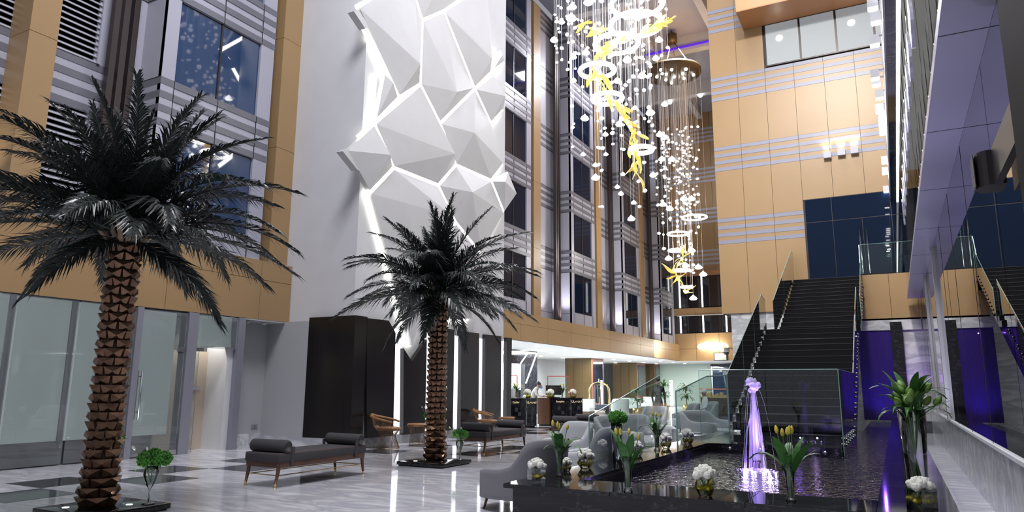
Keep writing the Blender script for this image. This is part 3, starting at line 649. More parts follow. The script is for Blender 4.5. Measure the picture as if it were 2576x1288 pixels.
palm(5.15, 8.12, .08, 'tall palm with copper trunk at the left, nearest the camera', 11); palm(11.45, 7.8, .08, 'palm with copper trunk before the white pier', 23)
# ================================================================ FLOWERS
mat('vase_water', (.8, .85, .85), .05); thin_glass('vase_glass', (.93, .96, .96), 2.2)
mat('stem_green', (.10, .22, .05), .5); mat('leaf_green', (.045, .16, .028), .42, var=.3, vscale=9); mat('leaf_light', (.10, .30, .05), .45, var=.3, vscale=9)
mat('hydrangea_green', (.085, .33, .035), .6, var=.5, vscale=30); mat('tulip_yellow', (.75, .60, .07), .5, var=.3, vscale=25); mat('tulip_white', (.82, .80, .72), .5)
mat('rose_white', (.84, .84, .74), .6, var=.15, vscale=40); mat('petal_yellow', (.70, .58, .03), .5, var=.3, vscale=20); mat('lily_bud', (.22, .38, .08), .5, var=.3, vscale=20)
def bud(r, h): return [(.0001, 0), (r*.75, h*.12), (r, h*.38), (r*.82, h*.68), (r*.3, h*.95), (.0001, h)]
ME_TULIP = G().lathe(bud(.5, 1), 8).mesh('tulip_bud', 'tulip_yellow', True); ME_TULIPW = G().lathe(bud(.5, 1), 8).mesh('tulip_bud', 'tulip_white', True)
ME_LILY = G().lathe(bud(.25, 1), 8).mesh('lily_bud', 'lily_bud', True)
g = G()
for i in range(3): g.ball((0, 0, -.03*i), (.5-.0*i, .5, .42), 10, 6, .10)
for i in range(7):
    a = i*.9; g.ball((.25*math.cos(a), .25*math.sin(a), .12), (.27, .27, .30), 7, 5, .12)
ME_ROSE = g.mesh('rose', 'rose_white', True)
g = G(); rr = random.Random(5)
for i in range(60):
    a = math.acos(1-2*(i+.5)/60); b = i*2.4; v = Vector((math.sin(a)*math.cos(b), math.sin(a)*math.sin(b), math.cos(a)))
    g.ball(v*.44*rr.uniform(.9, 1.08), rr.uniform(.07, .12), 5, 4, .3)
g.ball((0, 0, 0), .38, 8, 6); ME_HYD = g.mesh('hydrangea_head', 'hydrangea_green')
def leaf_mesh(seed, mm='leaf_green', w=.135, bend=.5):
    g = G(); n = 7; e = 1.35; p = Vector((0, 0, 0)); P = []
    for i in range(n+1):
        u = i/n; ww = w*math.sin(math.pi*min(.98, u*.93+.07))**.8; P.append((p.copy(), ww)); e -= bend/n*(1+u); p = p+Vector((math.cos(e), 0, math.sin(e)))/n
    for i in range(n):
        (a, wa), (b, wb) = P[i], P[i+1]; g.add([a+Vector((.02, -wa, .015)), a, a+Vector((.02, wa, .015)), b+Vector((.02, wb, .015)), b, b+Vector((.02, -wb, .015))], [(0, 1, 4, 5), (1, 2, 3, 4)])
    return g.mesh('leaf', mm, True)
ME_LEAF = [leaf_mesh(0), leaf_mesh(1, bend=.95), leaf_mesh(2, bend=1.4, w=.09)]; ME_LEAFL = leaf_mesh(4, 'leaf_light', .13, 1.3)
ME_STEM = G().tube([(0, 0, 0), (0, 0, 1)], .5, 6).mesh('stem', 'stem_green', True)
def stem(par, a, b, r=.004):
    a, b = Vector(a), Vector(b); d = b-a; o = inst(ME_STEM, 'stem', par, a, d.to_track_quat('Z', 'Y').to_euler(), (r*2, r*2, d.length)); return o
def point(par, me, p, d, sc, roll=0): q = Vector(d).to_track_quat('Z', 'Y').to_euler(); return inst(me, me.name.split('.')[0], par, p, q, sc)
def depth(p): return (p-Vector((0, 0, CAMZ))).dot(FW)
def tulips(p, hv, ht, where, seed, nb=4, nl=9, me=None):
    rnd = random.Random(seed); r = hv*.19
    v = thing('glass_vase', 'flared ribbed glass vase '+where, 'vase', p, group='flared glass vases')
    G().lathe([(.0001, .006), (r*.72, .0), (r*.74, .03*hv), (r*.5, .12*hv), (r*.56, .5*hv), (r*.8, .8*hv), (r*1.08, hv)], 16).ob('bowl', 'vase_glass', v, True)
    G().lathe([(.0001, .008), (r*.66, .01), (r*.66, .05*hv), (.0001, .06*hv)], 12).ob('base', 'vase_glass', v, True)
    t = thing('tulip_bouquet', ('yellow' if me is None else 'white')+' tulip bouquet in the vase '+where, 'flowers', (p[0], p[1], p[2]+.02), group='tulip bouquets')
    for i in range(nb):
        a = 6.28*i/nb+rnd.uniform(-.5, .5); rad = ht*rnd.uniform(.08, .2); top = Vector((math.cos(a)*rad, math.sin(a)*rad, ht*rnd.uniform(.8, .9)))
        mid = Vector((math.cos(a)*r*.4, math.sin(a)*r*.4, hv*.7)); stem(t, (math.cos(a+2)*r*.3, math.sin(a+2)*r*.3, .02), mid); stem(t, mid, top)
        s = ht*.10; point(t, me or ME_TULIP, top, (top-mid)+Vector((0, 0, .08)), (s*.62, s*.62, s*1.25))
    for i in range(nl):
        a = 6.28*i/nl+rnd.uniform(-.3, .3); L = ht*rnd.uniform(.5, .82); inst(rnd.choice(ME_LEAF), 'leaf', t, (math.cos(a)*r*.4, math.sin(a)*r*.4, hv*rnd.uniform(.5, .75)), (0, rnd.uniform(-.25, .25), a), (L*.8, L*.8, L*.95))
    for i in range(4): stem(t, (rnd.uniform(-r, r)*.4, rnd.uniform(-r, r)*.4, .02), (rnd.uniform(-r, r)*.5, rnd.uniform(-r, r)*.5, hv*.8), .006)
def roses(p, hv, ht, w, where, seed, square=False, n=11):
    rnd = random.Random(seed); r = w*.42
    v = thing('glass_bowl', ('square clear glass vase ' if square else 'angular clear glass bowl ')+where, 'vase', p, group='low glass vases')
    g = G()
    if square: g.lathe([(.0001, .004), (r*1.2, 0), (r*1.25, hv)], 4); 
    else: g.lathe([(.0001, .004), (r*.62, 0), (r*1.12, hv*.55), (r*.72, hv)], 6)
    g.ob('glass', 'vase_glass', v)
    g = G()
    for i in range(5): a = i*1.26; g.ball((math.cos(a)*r*.55, math.sin(a)*r*.55, hv*.45), (r*.42, r*.42, r*.26), 7, 5, .2)
    g.ob('yellow_petals', 'petal_yellow', v, True)['kind'] = 'stuff'
    for i in range(5): stem(v, (rnd.uniform(-r, r)*.4, rnd.uniform(-r, r)*.4, .02), (rnd.uniform(-r, r)*.5, rnd.uniform(-r, r)*.5, hv*1.02), .004)
    t = thing('rose_bouquet', 'round bunch of white roses '+where, 'flowers', (p[0], p[1], p[2]+hv*.86), group='white rose bunches')
    hb = ht-hv*.86; d = w*.36
    for i in range(n):
        a = i*2.4; q = math.sqrt((i+.3)/n); pz = hb*(.25+.55*(1-q*q)); inst(ME_ROSE, 'rose', t, (math.cos(a)*q*w*.36, math.sin(a)*q*w*.36, pz), (rnd.uniform(-.4, .4), rnd.uniform(-.4, .4), rnd.uniform(0, 6)), d*rnd.uniform(.9, 1.1))
    for i in range(4): inst(ME_LEAF[1], 'leaf', t, (0, 0, 0), (0, .5, i*1.6+.5), w*.35)
def hydr(p, hv, ht, w, where, seed, goblet=False, heads=6):
    rnd = random.Random(seed); r = w*.22
    v = thing('glass_vase', ('tall stemmed goblet vase ' if goblet else 'tall round glass vase ')+where, 'vase', p, group='tall glass vases')
    if goblet: g = G().lathe([(.0001, .004), (r*.85, .004), (r*.8, .012), (r*.12, .02), (r*.1, hv*.38), (r*.45, hv*.5), (r*.9, hv*.75), (r*.92, hv*.88), (r*.75, hv)], 16)
    else: g = G().lathe([(.0001, .004), (r*.9, 0), (r*.95, hv*.5), (r*1.1, hv)], 16)
    g.ob('bowl', 'vase_glass', v, True)
    t = thing('hydrangea_bouquet', 'green hydrangea bouquet '+where, 'flowers', (p[0], p[1], p[2]+hv*.9), group='green bouquets')
    hb = ht-hv*.9
    for i in range(heads):
        a = i*2.4; q = math.sqrt((i+.2)/heads)*w*.36; inst(ME_HYD, 'hydrangea_head', t, (math.cos(a)*q, math.sin(a)*q, hb*.62-q*.35), (0, 0, a), w*.42*rnd.uniform(.9, 1.1)); stem(t, (0, 0, -hv*.35), (math.cos(a)*q*.8, math.sin(a)*q*.8, hb*.35))
    for i in range(10): a = i*.65; L = w*rnd.uniform(.35, .6); inst(rnd.choice(ME_LEAF), 'leaf', t, (math.cos(a)*r*.5, math.sin(a)*r*.5, hb*rnd.uniform(0, .35)), (0, .5, a), L)
    for i in range(3): a = 2.2+i*.8; tp = Vector((math.cos(a)*w*.5, math.sin(a)*w*.5, hb*.85)); stem(t, (0, 0, 0), tp); point(t, ME_TULIPW, tp, tp, (w*.07, w*.07, w*.14))
def pk(x, y, z=ZP): return oz(x, y, z)
def sc_(p): return depth(p)/FPX
def ft(kind, x, y, a, b, w, where, seed, z=ZP, **k):
    p = pk(x, y, z); s = sc_(p); p = (p.x, p.y, z+.001)
    if kind == 't': tulips(p, a*s, b*s, where, seed, **k)
    elif kind == 'h': hydr(p, a*s, b*s, w*s, where, seed, **k)
    else: roses(p, a*s, b*s, w*s, where, seed, square=(kind == 's'), **k)
ft('s', 1349, 1214, 37, 58, 50, 'at the near left corner of the pool ledge', 1)
ft('t', 1408, 1197, 73, 132, 0, 'on the left pool ledge behind the corner roses', 2)
ft('r', 1473, 1179, 26, 48, 46, 'on the left ledge beside the first tulips', 3)
ft('h', 1553, 1160, 93, 131, 62, 'standing on the left pool ledge', 4)
ft('t', 1580, 1237, 85, 149, 0, 'on the near pool ledge left of the rose bowl', 5)
ft('t', 1653, 1133, 52, 93, 0, 'far along the left pool ledge', 6, nb=3)
ft('r', 1676, 1128, 20, 38, 31, 'beside the far tulips on the left ledge', 7)
ft('r', 1731, 1117, 19, 37, 31, 'farthest back on the left ledge by the glass', 8)
ft('r', 1775, 1249, 48, 75, 60, 'in the middle of the near pool ledge', 9, n=15)
ft('t', 1990, 1259, 92, 176, 0, 'on the near ledge in front of the water jet', 10, nb=5, nl=11)
ft('s', 2321, 1284, 54, 80, 68, 'at the near right corner of the pool ledge', 12)
ft('r', 1426, 1186, 18, 34, 26, 'half hidden behind the left ledge tulips', 13)
ft('r', 1604, 1146, 18, 36, 30, 'half hidden behind the near yellow tulips', 14)
# tall lily vase
p = pk(2314, 1262); s = sc_(p); hv = 228*s
v = thing('glass_vase', 'very tall clear cylinder vase at the right end of the pool', 'vase', (p.x, p.y, ZP+.001), group='tall glass vases')
G().lathe([(.0001, .006), (.085, 0), (.09, hv*.5), (.115, hv)], 20).ob('cylinder', 'vase_glass', v, True)
t = thing('lily_bouquet', 'green lily buds in the very tall vase', 'flowers', (p.x, p.y, ZP+.03)); rnd = random.Random(9)
for i in range(28):
    a = rnd.uniform(0, 6.28); ra = rnd.uniform(.03, .19); tp = Vector((math.cos(a)*ra, math.sin(a)*ra, hv*rnd.uniform(1.02, 1.24)-ra*.3)); b = Vector((-math.cos(a)*.05, -math.sin(a)*.05, .03)); m_ = Vector((math.cos(a)*.06, math.sin(a)*.06, hv*.93))
    if i < 12: stem(t, b, m_, .005); 
    stem(t, m_, tp, .004); point(t, ME_LILY, tp, Vector((math.cos(a), math.sin(a), 1.3)), (.12, .12, .105))
for i in range(44):
    a = rnd.uniform(0, 6.28); L = rnd.uniform(.22, .36); inst(rnd.choice(ME_LEAF), 'leaf', t, (math.cos(a)*.06, math.sin(a)*.06, hv*rnd.uniform(.85, 1.1)), (0, rnd.uniform(-.1, .5), a), (L, L*.7, L))
# goblet bouquets on the palm plinths
def fh(x, y, hv, ht, w, where, seed, **k): hydr((x, y, .081), hv, ht, w, where, seed, goblet=True, **k)
fh(5.55, 7.78, .42, .66, .42, 'on the plinth of the nearer palm, right of its trunk', 31)
fh(11.62, 7.36, .36, .62, .36, 'on the plinth of the farther palm, right of its trunk', 32, heads=3)
fh(5.5, 8.5, .55, .95, .34, 'behind the trunk of the nearer palm', 33, heads=3); fh(11.72, 8.1, .62, 1.0, .34, 'behind the trunk of the farther palm', 34, heads=3)
# ================================================================ BENCHES
mat('charcoal_fabric', (.055, .052, .056), .85, bump=.2, bscale=300); mat('walnut', (.12, .055, .03), .35, var=.35, vscale=4, stretch=(1, 6, 6)); mat('piping', (.15, .07, .05), .7)
def bench(label):
    t = thing('daybed_bench', label, 'bench', group='charcoal daybed benches'); L, Wd = 1.92, .70
    for sx in (-1, 1):
        for sy in (-1, 1):
            x, y = sx*(L/2-.06), sy*(Wd/2-.05)
            l = G().tube([(x+sx*.05, y, .05), (x+sx*.02, y, .19), (x, y, .34)], [.019, .026, .034], 8).ob('leg', 'walnut', t, True)
            G().tube([(x+sx*.055, y, 0), (x+sx*.05, y, .055)], [.016, .02], 8).ob('brass_tip', 'brass', l, True)
    for sy in (-1, 1):
        box('side_rail', 'walnut', t, -L/2+.03, L/2-.03, sy*(Wd/2-.03)-.02, sy*(Wd/2-.03)+.02, .27, .35, bevel=.006)
        G().tube([(-L/2+.08, sy*(Wd/2-.06), .165), (L/2-.08, sy*(Wd/2-.06), .165)], .008, 6).ob('brass_stretcher', 'brass', t, True)
    for sx in (-1, 1):
        box('end_rail', 'walnut', t, sx*(L/2-.05)-.02, sx*(L/2-.05)+.02, -Wd/2+.05, Wd/2-.05, .27, .35, bevel=.006)
        G().tube([(sx*(L/2-.07), -Wd/2+.06, .165), (sx*(L/2-.07), Wd/2-.06, .165)], .008, 6).ob('brass_stretcher', 'brass', t, True)
    c = box('seat_cushion', 'charcoal_fabric', t, -L/2, L/2, -Wd/2, Wd/2, .345, .475, bevel=.025)
    G().tube([(-L/2+.015, -Wd/2+.015, .47), (L/2-.015, -Wd/2+.015, .47), (L/2-.015, Wd/2-.015, .47), (-L/2+.015, Wd/2-.015, .47)], .006, 5, closed=True).ob('piping', 'piping', c)
    for sx in (-1, 1):
        x = sx*(L/2-.16); b = G().tube([(x, -Wd/2-.01, .565), (x, -Wd/2+.01, .565), (x, Wd/2-.01, .565), (x, Wd/2+.01, .565)], [.07, .092, .092, .07], 18).ob('bolster', 'charcoal_fabric', t, True)
        for sy in (-1, 1): box('strap', 'charcoal_fabric', b, x-sx*.1-.03, x-sx*.1+.03, sy*(Wd/2+.004)-.006, sy*(Wd/2+.004)+.006, .29, .56)
    return t
b0 = bench('charcoal bolster bench in front of the shop alcove, nearest the camera'); b0.location = (8.55, 8.2, .003)
b1 = copy_tree(b0); b1['label'] = 'charcoal bolster bench right of the farther palm'; b1.location = (14.4, 8.2, .003)
q = oz(1446, 1111)
b2 = copy_tree(b0); b2['label'] = 'charcoal bolster bench in front of the reception desk'; b2.location = (q.x+.9, q.y+.33, .003)
# ================================================================ WIRE CHAIRS AND STOOLS
mat('wire_bronze', (.28, .17, .09), .3, .8); mat('tan_leather', (.27, .125, .04), .5)
def platner():
    t = thing('wire_armchair', 'x', 'chair', group='tan wire armchairs')
    g = G(); N = 44
    for i in range(N):
        a = 6.283*i/N; c, s = math.cos(a), math.sin(a); g.tube([(c*.27, s*.27, .01), (c*.2, s*.2, .2), (c*.17, s*.17, .3), (c*.26, s*.26, .42)], .0035, 4, caps=False)
    for r, z in ((.27, .01), (.17, .3), (.26, .42)): g.tube([(r*math.cos(k*.3142), r*math.sin(k*.3142), z) for k in range(20)], .005, 5, closed=True)
    g.ob('wire_base', 'wire_bronze', t)['kind'] = 'stuff'
    g = G(); N = 40; rim = []
    for i in range(N+1):
        a = R_(-115+230*i/N)+math.pi; f = 1-abs(i-N/2)/(N/2); zt = .60+.16*f**.8; rim.append((math.cos(a)*.40, math.sin(a)*.40, zt)); g.tube([(math.cos(a)*.27, math.sin(a)*.27, .42), (math.cos(a)*.35, math.sin(a)*.35, .52), rim[-1]], .0035, 4, caps=False)
    g.ob('wire_back', 'wire_bronze', t)['kind'] = 'stuff'
    G().tube(rim, [.022+.02*(1-abs(i-N/2)/(N/2)) for i in range(N+1)], 8).ob('back_rest', 'tan_leather', t, True)
    G().lathe([(.0001, .41), (.27, .41), (.30, .44), (.29, .475), (.2, .49), (.0001, .49)], 24).ob('seat_cushion', 'tan_leather', t, True)
    return t
def wstool():
    t = thing('wire_stool', 'x', 'stool', group='tan wire stools'); g = G(); N = 40
    for i in range(N):
        a = 6.283*i/N; c, s = math.cos(a), math.sin(a); g.tube([(c*.2, s*.2, .01), (c*.165, s*.165, .25), (c*.175, s*.175, .38), (c*.24, s*.24, .47)], .0035, 4, caps=False)
    for r, z in ((.2, .01), (.19, .09), (.24, .47)): g.tube([(r*math.cos(k*.3142), r*math.sin(k*.3142), z) for k in range(20)], .005, 5, closed=True)
    g.ob('wire_base', 'wire_bronze', t)['kind'] = 'stuff'
    G().lathe([(.0001, .47), (.24, .47), (.255, .5), (.24, .53), (.0001, .54)], 24).ob('seat_pad', 'tan_leather', t, True); return t
a0 = platner(); q = oz(978, 1120); a0.location = (13.6, 10.6, .003); a0.rotation_euler.z = R_(-65); a0['label'] = 'tan wire armchair beside the notched black slab'
a1 = copy_tree(a0); a1.location = (18.2, 10.6, .003); a1['label'] = 'tan wire armchair behind the bench right of the farther palm'
s0 = wstool(); q = oz(1030, 1121); s0.location = (14.55, 10.45, .003); s0['label'] = 'round tan wire stool next to the chair by the notched slab'
s1 = copy_tree(s0); s1.location = (19.2, 10.5, .003); s1['label'] = 'round tan wire stool behind the bench right of the farther palm'
# ================================================================ LOUNGE CHAIRS AND SOFAS
mat('grey_velvet', (.21, .205, .22), .8, bump=.1, bscale=250); mat('pale_grey_velvet', (.50, .51, .53), .8, bump=.1, bscale=250); mat('dove_velvet', (.36, .39, .41), .8)
def armchair(name, label, cat, loc, rz, m, w=.40, ha=.56, hb=.84, depth_=.42, group='grey lounge seats'):
    t = thing(name, label, cat, loc, rz, group); g = G(); N = 36; th = .075; rows = 7
    def out(u, off):                     # superellipse plan, opening towards +X
        a = R_(-148+296*u)+math.pi; c, s = math.cos(a), math.sin(a); n = 2.6
        return Vector(((depth_+off)*math.copysign(abs(c)**(2/n), c), (w+off)*math.copysign(abs(s)**(2/n), s), 0))
    P = []
    for i in range(N+1):
        u = i/N; f = abs(2*u-1); k = 1/(1+math.exp((f-.48)*24)); zt = ha+(hb-ha)*k-(.03*max(0, f-.8)/.2); ring = []
        for j in range(rows+1):
            v = j/rows; p = out(u, .05*v*k); p.z = .14+(zt-.14)*v; ring.append(p)
        ti = out(u, .05*k-th*.5); ti.z = zt+.018; ring.append(ti)
        for j in range(rows+1):
            v = 1-j/rows; p = out(u, -th+.05*v*k); p.z = .14+(zt-.14)*v; ring.append(p)
        P.append(ring)
    m_ = len(P[0]); vs = [p for r in P for p in r]; fs = [(i*m_+j, (i+1)*m_+j, (i+1)*m_+(j+1) % m_, i*m_+(j+1) % m_) for i in range(N) for j in range(m_)]
    fs += [tuple(range(m_-1, -1, -1)), tuple(N*m_+j for j in range(m_))]
    G().add(vs, fs).ob('shell', m, t, True)
    G().lathe([(.0001, .2), (.95, .2), (1, .26), (1, .40), (.94, .44), (.0001, .45)], 24, (.06, 0, 0), depth_-.05, w-.06).ob('seat_cushion', m, t, True)
    for sx in (-1, 1):
        for sy in (-1, 1): G().tube([(sx*depth_*.6, sy*w*.65, .18), (sx*depth_*.68, sy*w*.72, 0)], [.022, .012], 8).ob('leg', 'walnut', t, True)
    return t
ZF = .003
armchair('lounge_armchair', 'dark grey velvet armchair nearest the camera, left of the pool', 'armchair', (7.95, 4.12, ZF), R_(86), 'grey_velvet', .46, .46, .82, .50)
armchair('lounge_armchair', 'pale grey armchair behind the square rose vase', 'armchair', (10.0, 4.12, ZF), R_(100), 'pale_grey_velvet', .42, .50, .86)
armchair('lounge_armchair', 'pale armchair seen between hydrangea and far tulips', 'armchair', (19.6, 6.15, ZF), R_(160), 'pale_grey_velvet', .42, .55, .9)
armchair('lounge_armchair', 'pale armchair just behind the tall hydrangea vase', 'armchair', (11.9, 5.3, ZF), R_(150), 'pale_grey_velvet', .42, .5, .8)
armchair('lounge_armchair', 'dove grey armchair, left one of the far pair', 'armchair', (23.4, 6.15, ZF), R_(120), 'dove_velvet', .46, .6, .92)
e_ = armchair('lounge_armchair', 'dove grey armchair, right one of the far pair', 'armchair', (25.2, 5.95, ZF), R_(120), 'dove_velvet', .46, .6, .95)
armchair('curved_sofa', 'long curved pale grey sofa behind the glass screen', 'sofa', (14.0, 4.65, ZF), R_(-97), 'pale_grey_velvet', 1.25, .62, .86, .55)
armchair('curved_sofa', 'curved pale grey sofa beside the foot of the stairs', 'sofa', (17.9, 4.15, ZF), R_(-100), 'pale_grey_velvet', .85, .62, .86, .5)
q = oz(1800, 1094, .45); t = thing('coffee_table', 'round white marble coffee table by the stair foot', 'table', (q.x, q.y+.45, 0))
G().lathe([(.0001, .42), (.40, .42), (.42, .435), (.40, .45), (.0001, .45)], 28).ob('table_top', 'wall_marble', t, True); G().lathe([(.2, 0), (.2, .02), (.03, .04), (.03, .42)], 16).ob('pedestal', 'brass', t, True)
t2 = tag(box('tray', 'grey_metal', None, q.x+.05, q.x+.3, q.y+.35, q.y+.6, .452, .475, bevel=.008), 'flat grey tray lying on the marble coffee table', 'tray')
# ================================================================ CHANDELIERS
mat('crystal', (.9, .9, .92), .08, spec=.8, emit=(1, .98, .97), estr=.6); mat('crystal_lit', (1, 1, 1), .2, emit=(1, .99, .97), estr=7); mat('ring_light', (1, 1, 1), .4, emit=(1, .97, .95), estr=9)
mat('gold_leaf', (.85, .60, .12), .35, .3, emit=(1, .72, .15), estr=.35); mat('wire', (.75, .75, .78), .3, .6); mat('bronze_disc', (.10, .065, .03), .5, .4)
PEB = []
for i in range(4):
    random.seed(40+i); PEB.append(G().ball((0, 0, 0), (.5, .42, .36), 9, 6, .12).mesh('glass_pebble', 'crystal', True))
random.seed(50); ME_DROP = G().lathe([(.0001, -.24), (.34, -.22), (.5, -.08), (.36, .14), (.14, .3), (.05, .42), (.0001, .44)], 10).mesh('glass_lamp', 'crystal_lit', True)
ME_WIRE = G().tube([(0, 0, 0), (0, 0, 1)], .5, 4, caps=False).mesh('wire', 'wire')
def ring_mesh(R, r=.06): return G().tube([(R*math.cos(6.28319*k/40), R*math.sin(6.28319*k/40), 0) for k in range(40)], r, 8, closed=True).mesh('light_ring', 'ring_light', True)
def wire(t, x, y, z0, z1, r=.006): inst(ME_WIRE, 'wire', t, (x, y, z0), (0, 0, 0), (r, r, z1-z0))
def glf(t, p, d, L, seed):
    rnd = random.Random(seed); g = G(); n = 8; ph = rnd.uniform(0, 6); d = Vector(d).normalized(); sd = d.cross(Vector((.3, .5, 1))).normalized(); up = d.cross(sd); P = []
    for i in range(n+1):
        u = i/n; w = L*.105*math.sin(math.pi*(u*.9+.06))**.7; c = d*L*u+up*L*.12*math.sin(ph+u*3.5)+sd*L*.08*math.sin(ph*2+u*3); tw = .5*math.sin(ph+u*4); s2 = sd*math.cos(tw)+up*math.sin(tw)
        P.append((c-s2*w, c+s2*w))
    for i in range(n): g.add([P[i][0], P[i][1], P[i+1][1], P[i+1][0], P[i][0]+up*.015, P[i][1]+up*.015, P[i+1][1]+up*.015, P[i+1][0]+up*.015], [(0, 1, 2, 3), (7, 6, 5, 4), (0, 4, 5, 1), (1, 5, 6, 2), (2, 6, 7, 3), (3, 7, 4, 0)])
    o = g.ob('gold_leaf', 'gold_leaf', t); o.location = p
XC = 16.3
c0 = ox(1560, 200, XC)
ch = thing('chandelier', 'large cascading crystal chandelier with glowing rings and golden leaves', 'chandelier', (XC, c0.y, 21.4)); o = ch.location.copy()
def cp(x, y, X=XC): return ox(x, y, X)-o
for x, y, w in ((1603, 10, 128), (1600, 62, 128), (1551, 110, 108), (1502, 178, 86), (1528, 248, 74), (1613, 377, 55)):
    p = cp(x, y); Rr_ = w/2*depth(p+o)/FPX; inst(ring_mesh(Rr_), 'light_ring', ch, p)
    for k in range(3): a = k*2.09+.4; wire(ch, p.x+Rr_*math.cos(a), p.y+Rr_*math.sin(a), p.z, 0)
    lamp('ring_glow', 'POINT', p+o, w*.3, (1, .97, .93), None, .02)
stem_pts = [(1700, 40), (1640, 58), (1580, 75), (1545, 110), (1518, 150), (1505, 185), (1525, 225), (1550, 265), (1575, 300), (1592, 345), (1602, 400), (1608, 440)]
spp = [cp(x, y)+Vector((.4*math.sin(i), 0, 0)) for i, (x, y) in enumerate(stem_pts)]
G().tube(spp, .02, 6).ob('gold_stem', 'gold_leaf', ch, True)
rnd = random.Random(77)
for i in range(len(spp)-1):
    for k in range(4):
        p = spp[i].lerp(spp[i+1], rnd.random()); d = (spp[i+1]-spp[i]).normalized()*rnd.choice((-1, 1, 1))*1.4+Vector((rnd.uniform(-.5, .5), rnd.uniform(-.5, .5), rnd.uniform(-.4, .4))); glf(ch, p, d, rnd.uniform(.35, .72), i*10+k)
for k in range(5): glf(ch, cp(1480+k*12, 52+k*3), (rnd.uniform(-1, 1), 1, rnd.uniform(-.2, .2)), rnd.uniform(.5, .8), 300+k)
def lo(y):                                             # outline of the cascade, pixel left / right at height y
    pts = [(0, 1372, 1690), (120, 1385, 1680), (250, 1430, 1665), (380, 1428, 1640), (480, 1470, 1625), (560, 1540, 1600)]
    for (a, l0, r0), (b, l1, r1) in zip(pts[:-1], pts[1:]):
        if a <= y <= b: u = (y-a)/(b-a); return l0+(l1-l0)*u, r0+(r1-r0)*u
    return 1560, 1600
rnd = random.Random(12); cnt = 0; nw = 0
while cnt < 240 and nw < 80:
    u = rnd.random(); yb = rnd.choice((1, 1, 2, 3))*rnd.uniform(60, 190); yb = min(yb, 520); l, r = lo(yb); x = l+(r-l)*rnd.random(); Xd = XC+rnd.uniform(-.95, .95); nw += 1
    pb = ox(x, yb, Xd)-o; wire(ch, pb.x, pb.y, pb.z, 0, .009)
    z = pb.z; s = rnd.uniform(.08, .13); inst(rnd.choice(PEB), 'glass_pebble', ch, (pb.x, pb.y, z), (rnd.uniform(-.5, .5), rnd.uniform(-.5, .5), rnd.uniform(0, 6)), s); cnt += 1
    for k in range(rnd.randint(1, 5)):
        z += rnd.uniform(.25, 1.3)
        if z+o.z > 13.5: break
        inst(rnd.choice(PEB), 'glass_pebble', ch, (pb.x+rnd.uniform(-.02, .02), pb.y, z), (rnd.uniform(-.5, .5), rnd.uniform(-.5, .5), rnd.uniform(0, 6)), rnd.uniform(.07, .14)); cnt += 1
for x, y, s in [(1394, 100, 22), (1413, 55, 18), (1440, 17, 24), (1437, 45, 30), (1480, 5, 28), (1474, 132, 22), (1443, 143, 18), (1443, 202, 17), (1553, 203, 22), (1471, 297, 24), (1523, 338, 17), (1467, 388, 15), (1498, 415, 16), (1498, 447, 24), (1524, 388, 14), (1553, 470, 15), (1562, 487, 16), (1594, 510, 16), (1588, 550, 22), (1643, 440, 20), (1660, 338, 22), (1636, 283, 26), (1615, 190, 24), (1672, 262, 20), (1578, 150, 26), (1558, 312, 22), (1650, 146, 20), (1658, 100, 22), (1567, 438, 14)]:
    p = ox(x, y, XC+rnd.uniform(-.8, .8))-o; q = s*depth(p+o)/FPX; inst(ME_DROP, 'glass_lamp', ch, p, (rnd.uniform(-.1, .1), rnd.uniform(-.1, .1), 0), (q, q*.9, q)); wire(ch, p.x, p.y, p.z+q*.4, 0, .006)
g = G()
for i in range(130):
    a = rnd.uniform(0, 6.28); r = 1.5*math.sqrt(rnd.random()); g.ball((r*math.cos(a), r*math.sin(a), rnd.uniform(-10, -4.5)), rnd.uniform(.035, .085), 8, 5, .1)
g.ob('upper_pebbles', 'crystal', ch, True)['kind'] = 'stuff'
# second chandelier further down the hall
X2 = 37.0; cc = ox(1693, 187, X2)
c2 = thing('chandelier', 'smaller far chandelier with bronze disc canopy and crystal cascade', 'chandelier', (X2, cc.y, cc.z)); o2 = c2.location.copy()
Rd = 69*depth(cc)/FPX
cn = G().lathe([(.0001, 0), (Rd, 0), (Rd, .22), (Rd-.1, .24), (.0001, .24)], 40).ob('canopy_disc', 'bronze_disc', c2, True)
q = ox(1690, 108, X2)-o2; G().lathe([(.0001, 0), (.3, 0), (.3, .5), (.06, .5), (.06, 21.45-o2.z-q.z)], 20, (0, 0, q.z)).ob('ceiling_rose', 'bronze_disc', c2, True)
for k in range(6): a = k*1.047; G().tube([(Rd*.8*math.cos(a), Rd*.8*math.sin(a), .2), (.15*math.cos(a), .15*math.sin(a), q.z)], .02, 5).ob('hanger_rod', 'bronze_disc', c2)
for k in range(11): a = k*2.4; r = Rd*.75*math.sqrt((k+.5)/11); G().ball((r*math.cos(a), r*math.sin(a), -.06), .09, 8, 5).ob('disc_spot', 'crystal_lit', c2, True)
def p2(x, y): return ox(x, y, X2)-o2
for x, y, w in ((1747, 547, 60), (1705, 588, 50), (1700, 630, 36), (1715, 680, 40), (1728, 722, 28)):
    p = p2(x, y); r = w/2*depth(p+o2)/FPX; inst(ring_mesh(r, .05), 'light_ring', c2, p); wire(c2, p.x, p.y+r, p.z, 0, .012); wire(c2, p.x, p.y-r, p.z, 0, .012)
sp2 = [p2(x, y) for x, y in ((1742, 632), (1720, 645), (1704, 665), (1700, 690), (1715, 710), (1727, 738))]
G().tube(sp2, .03, 6).ob('gold_stem', 'gold_leaf', c2, True)
rnd = random.Random(5)
for i in range(5):
    for k in range(3): glf(c2, sp2[i].lerp(sp2[i+1], rnd.random()), Vector((rnd.uniform(-1, 1), rnd.uniform(-1, 1), rnd.uniform(-1, 1))), rnd.uniform(.5, .9), 500+i*5+k)
cnt = 0; nw = 0
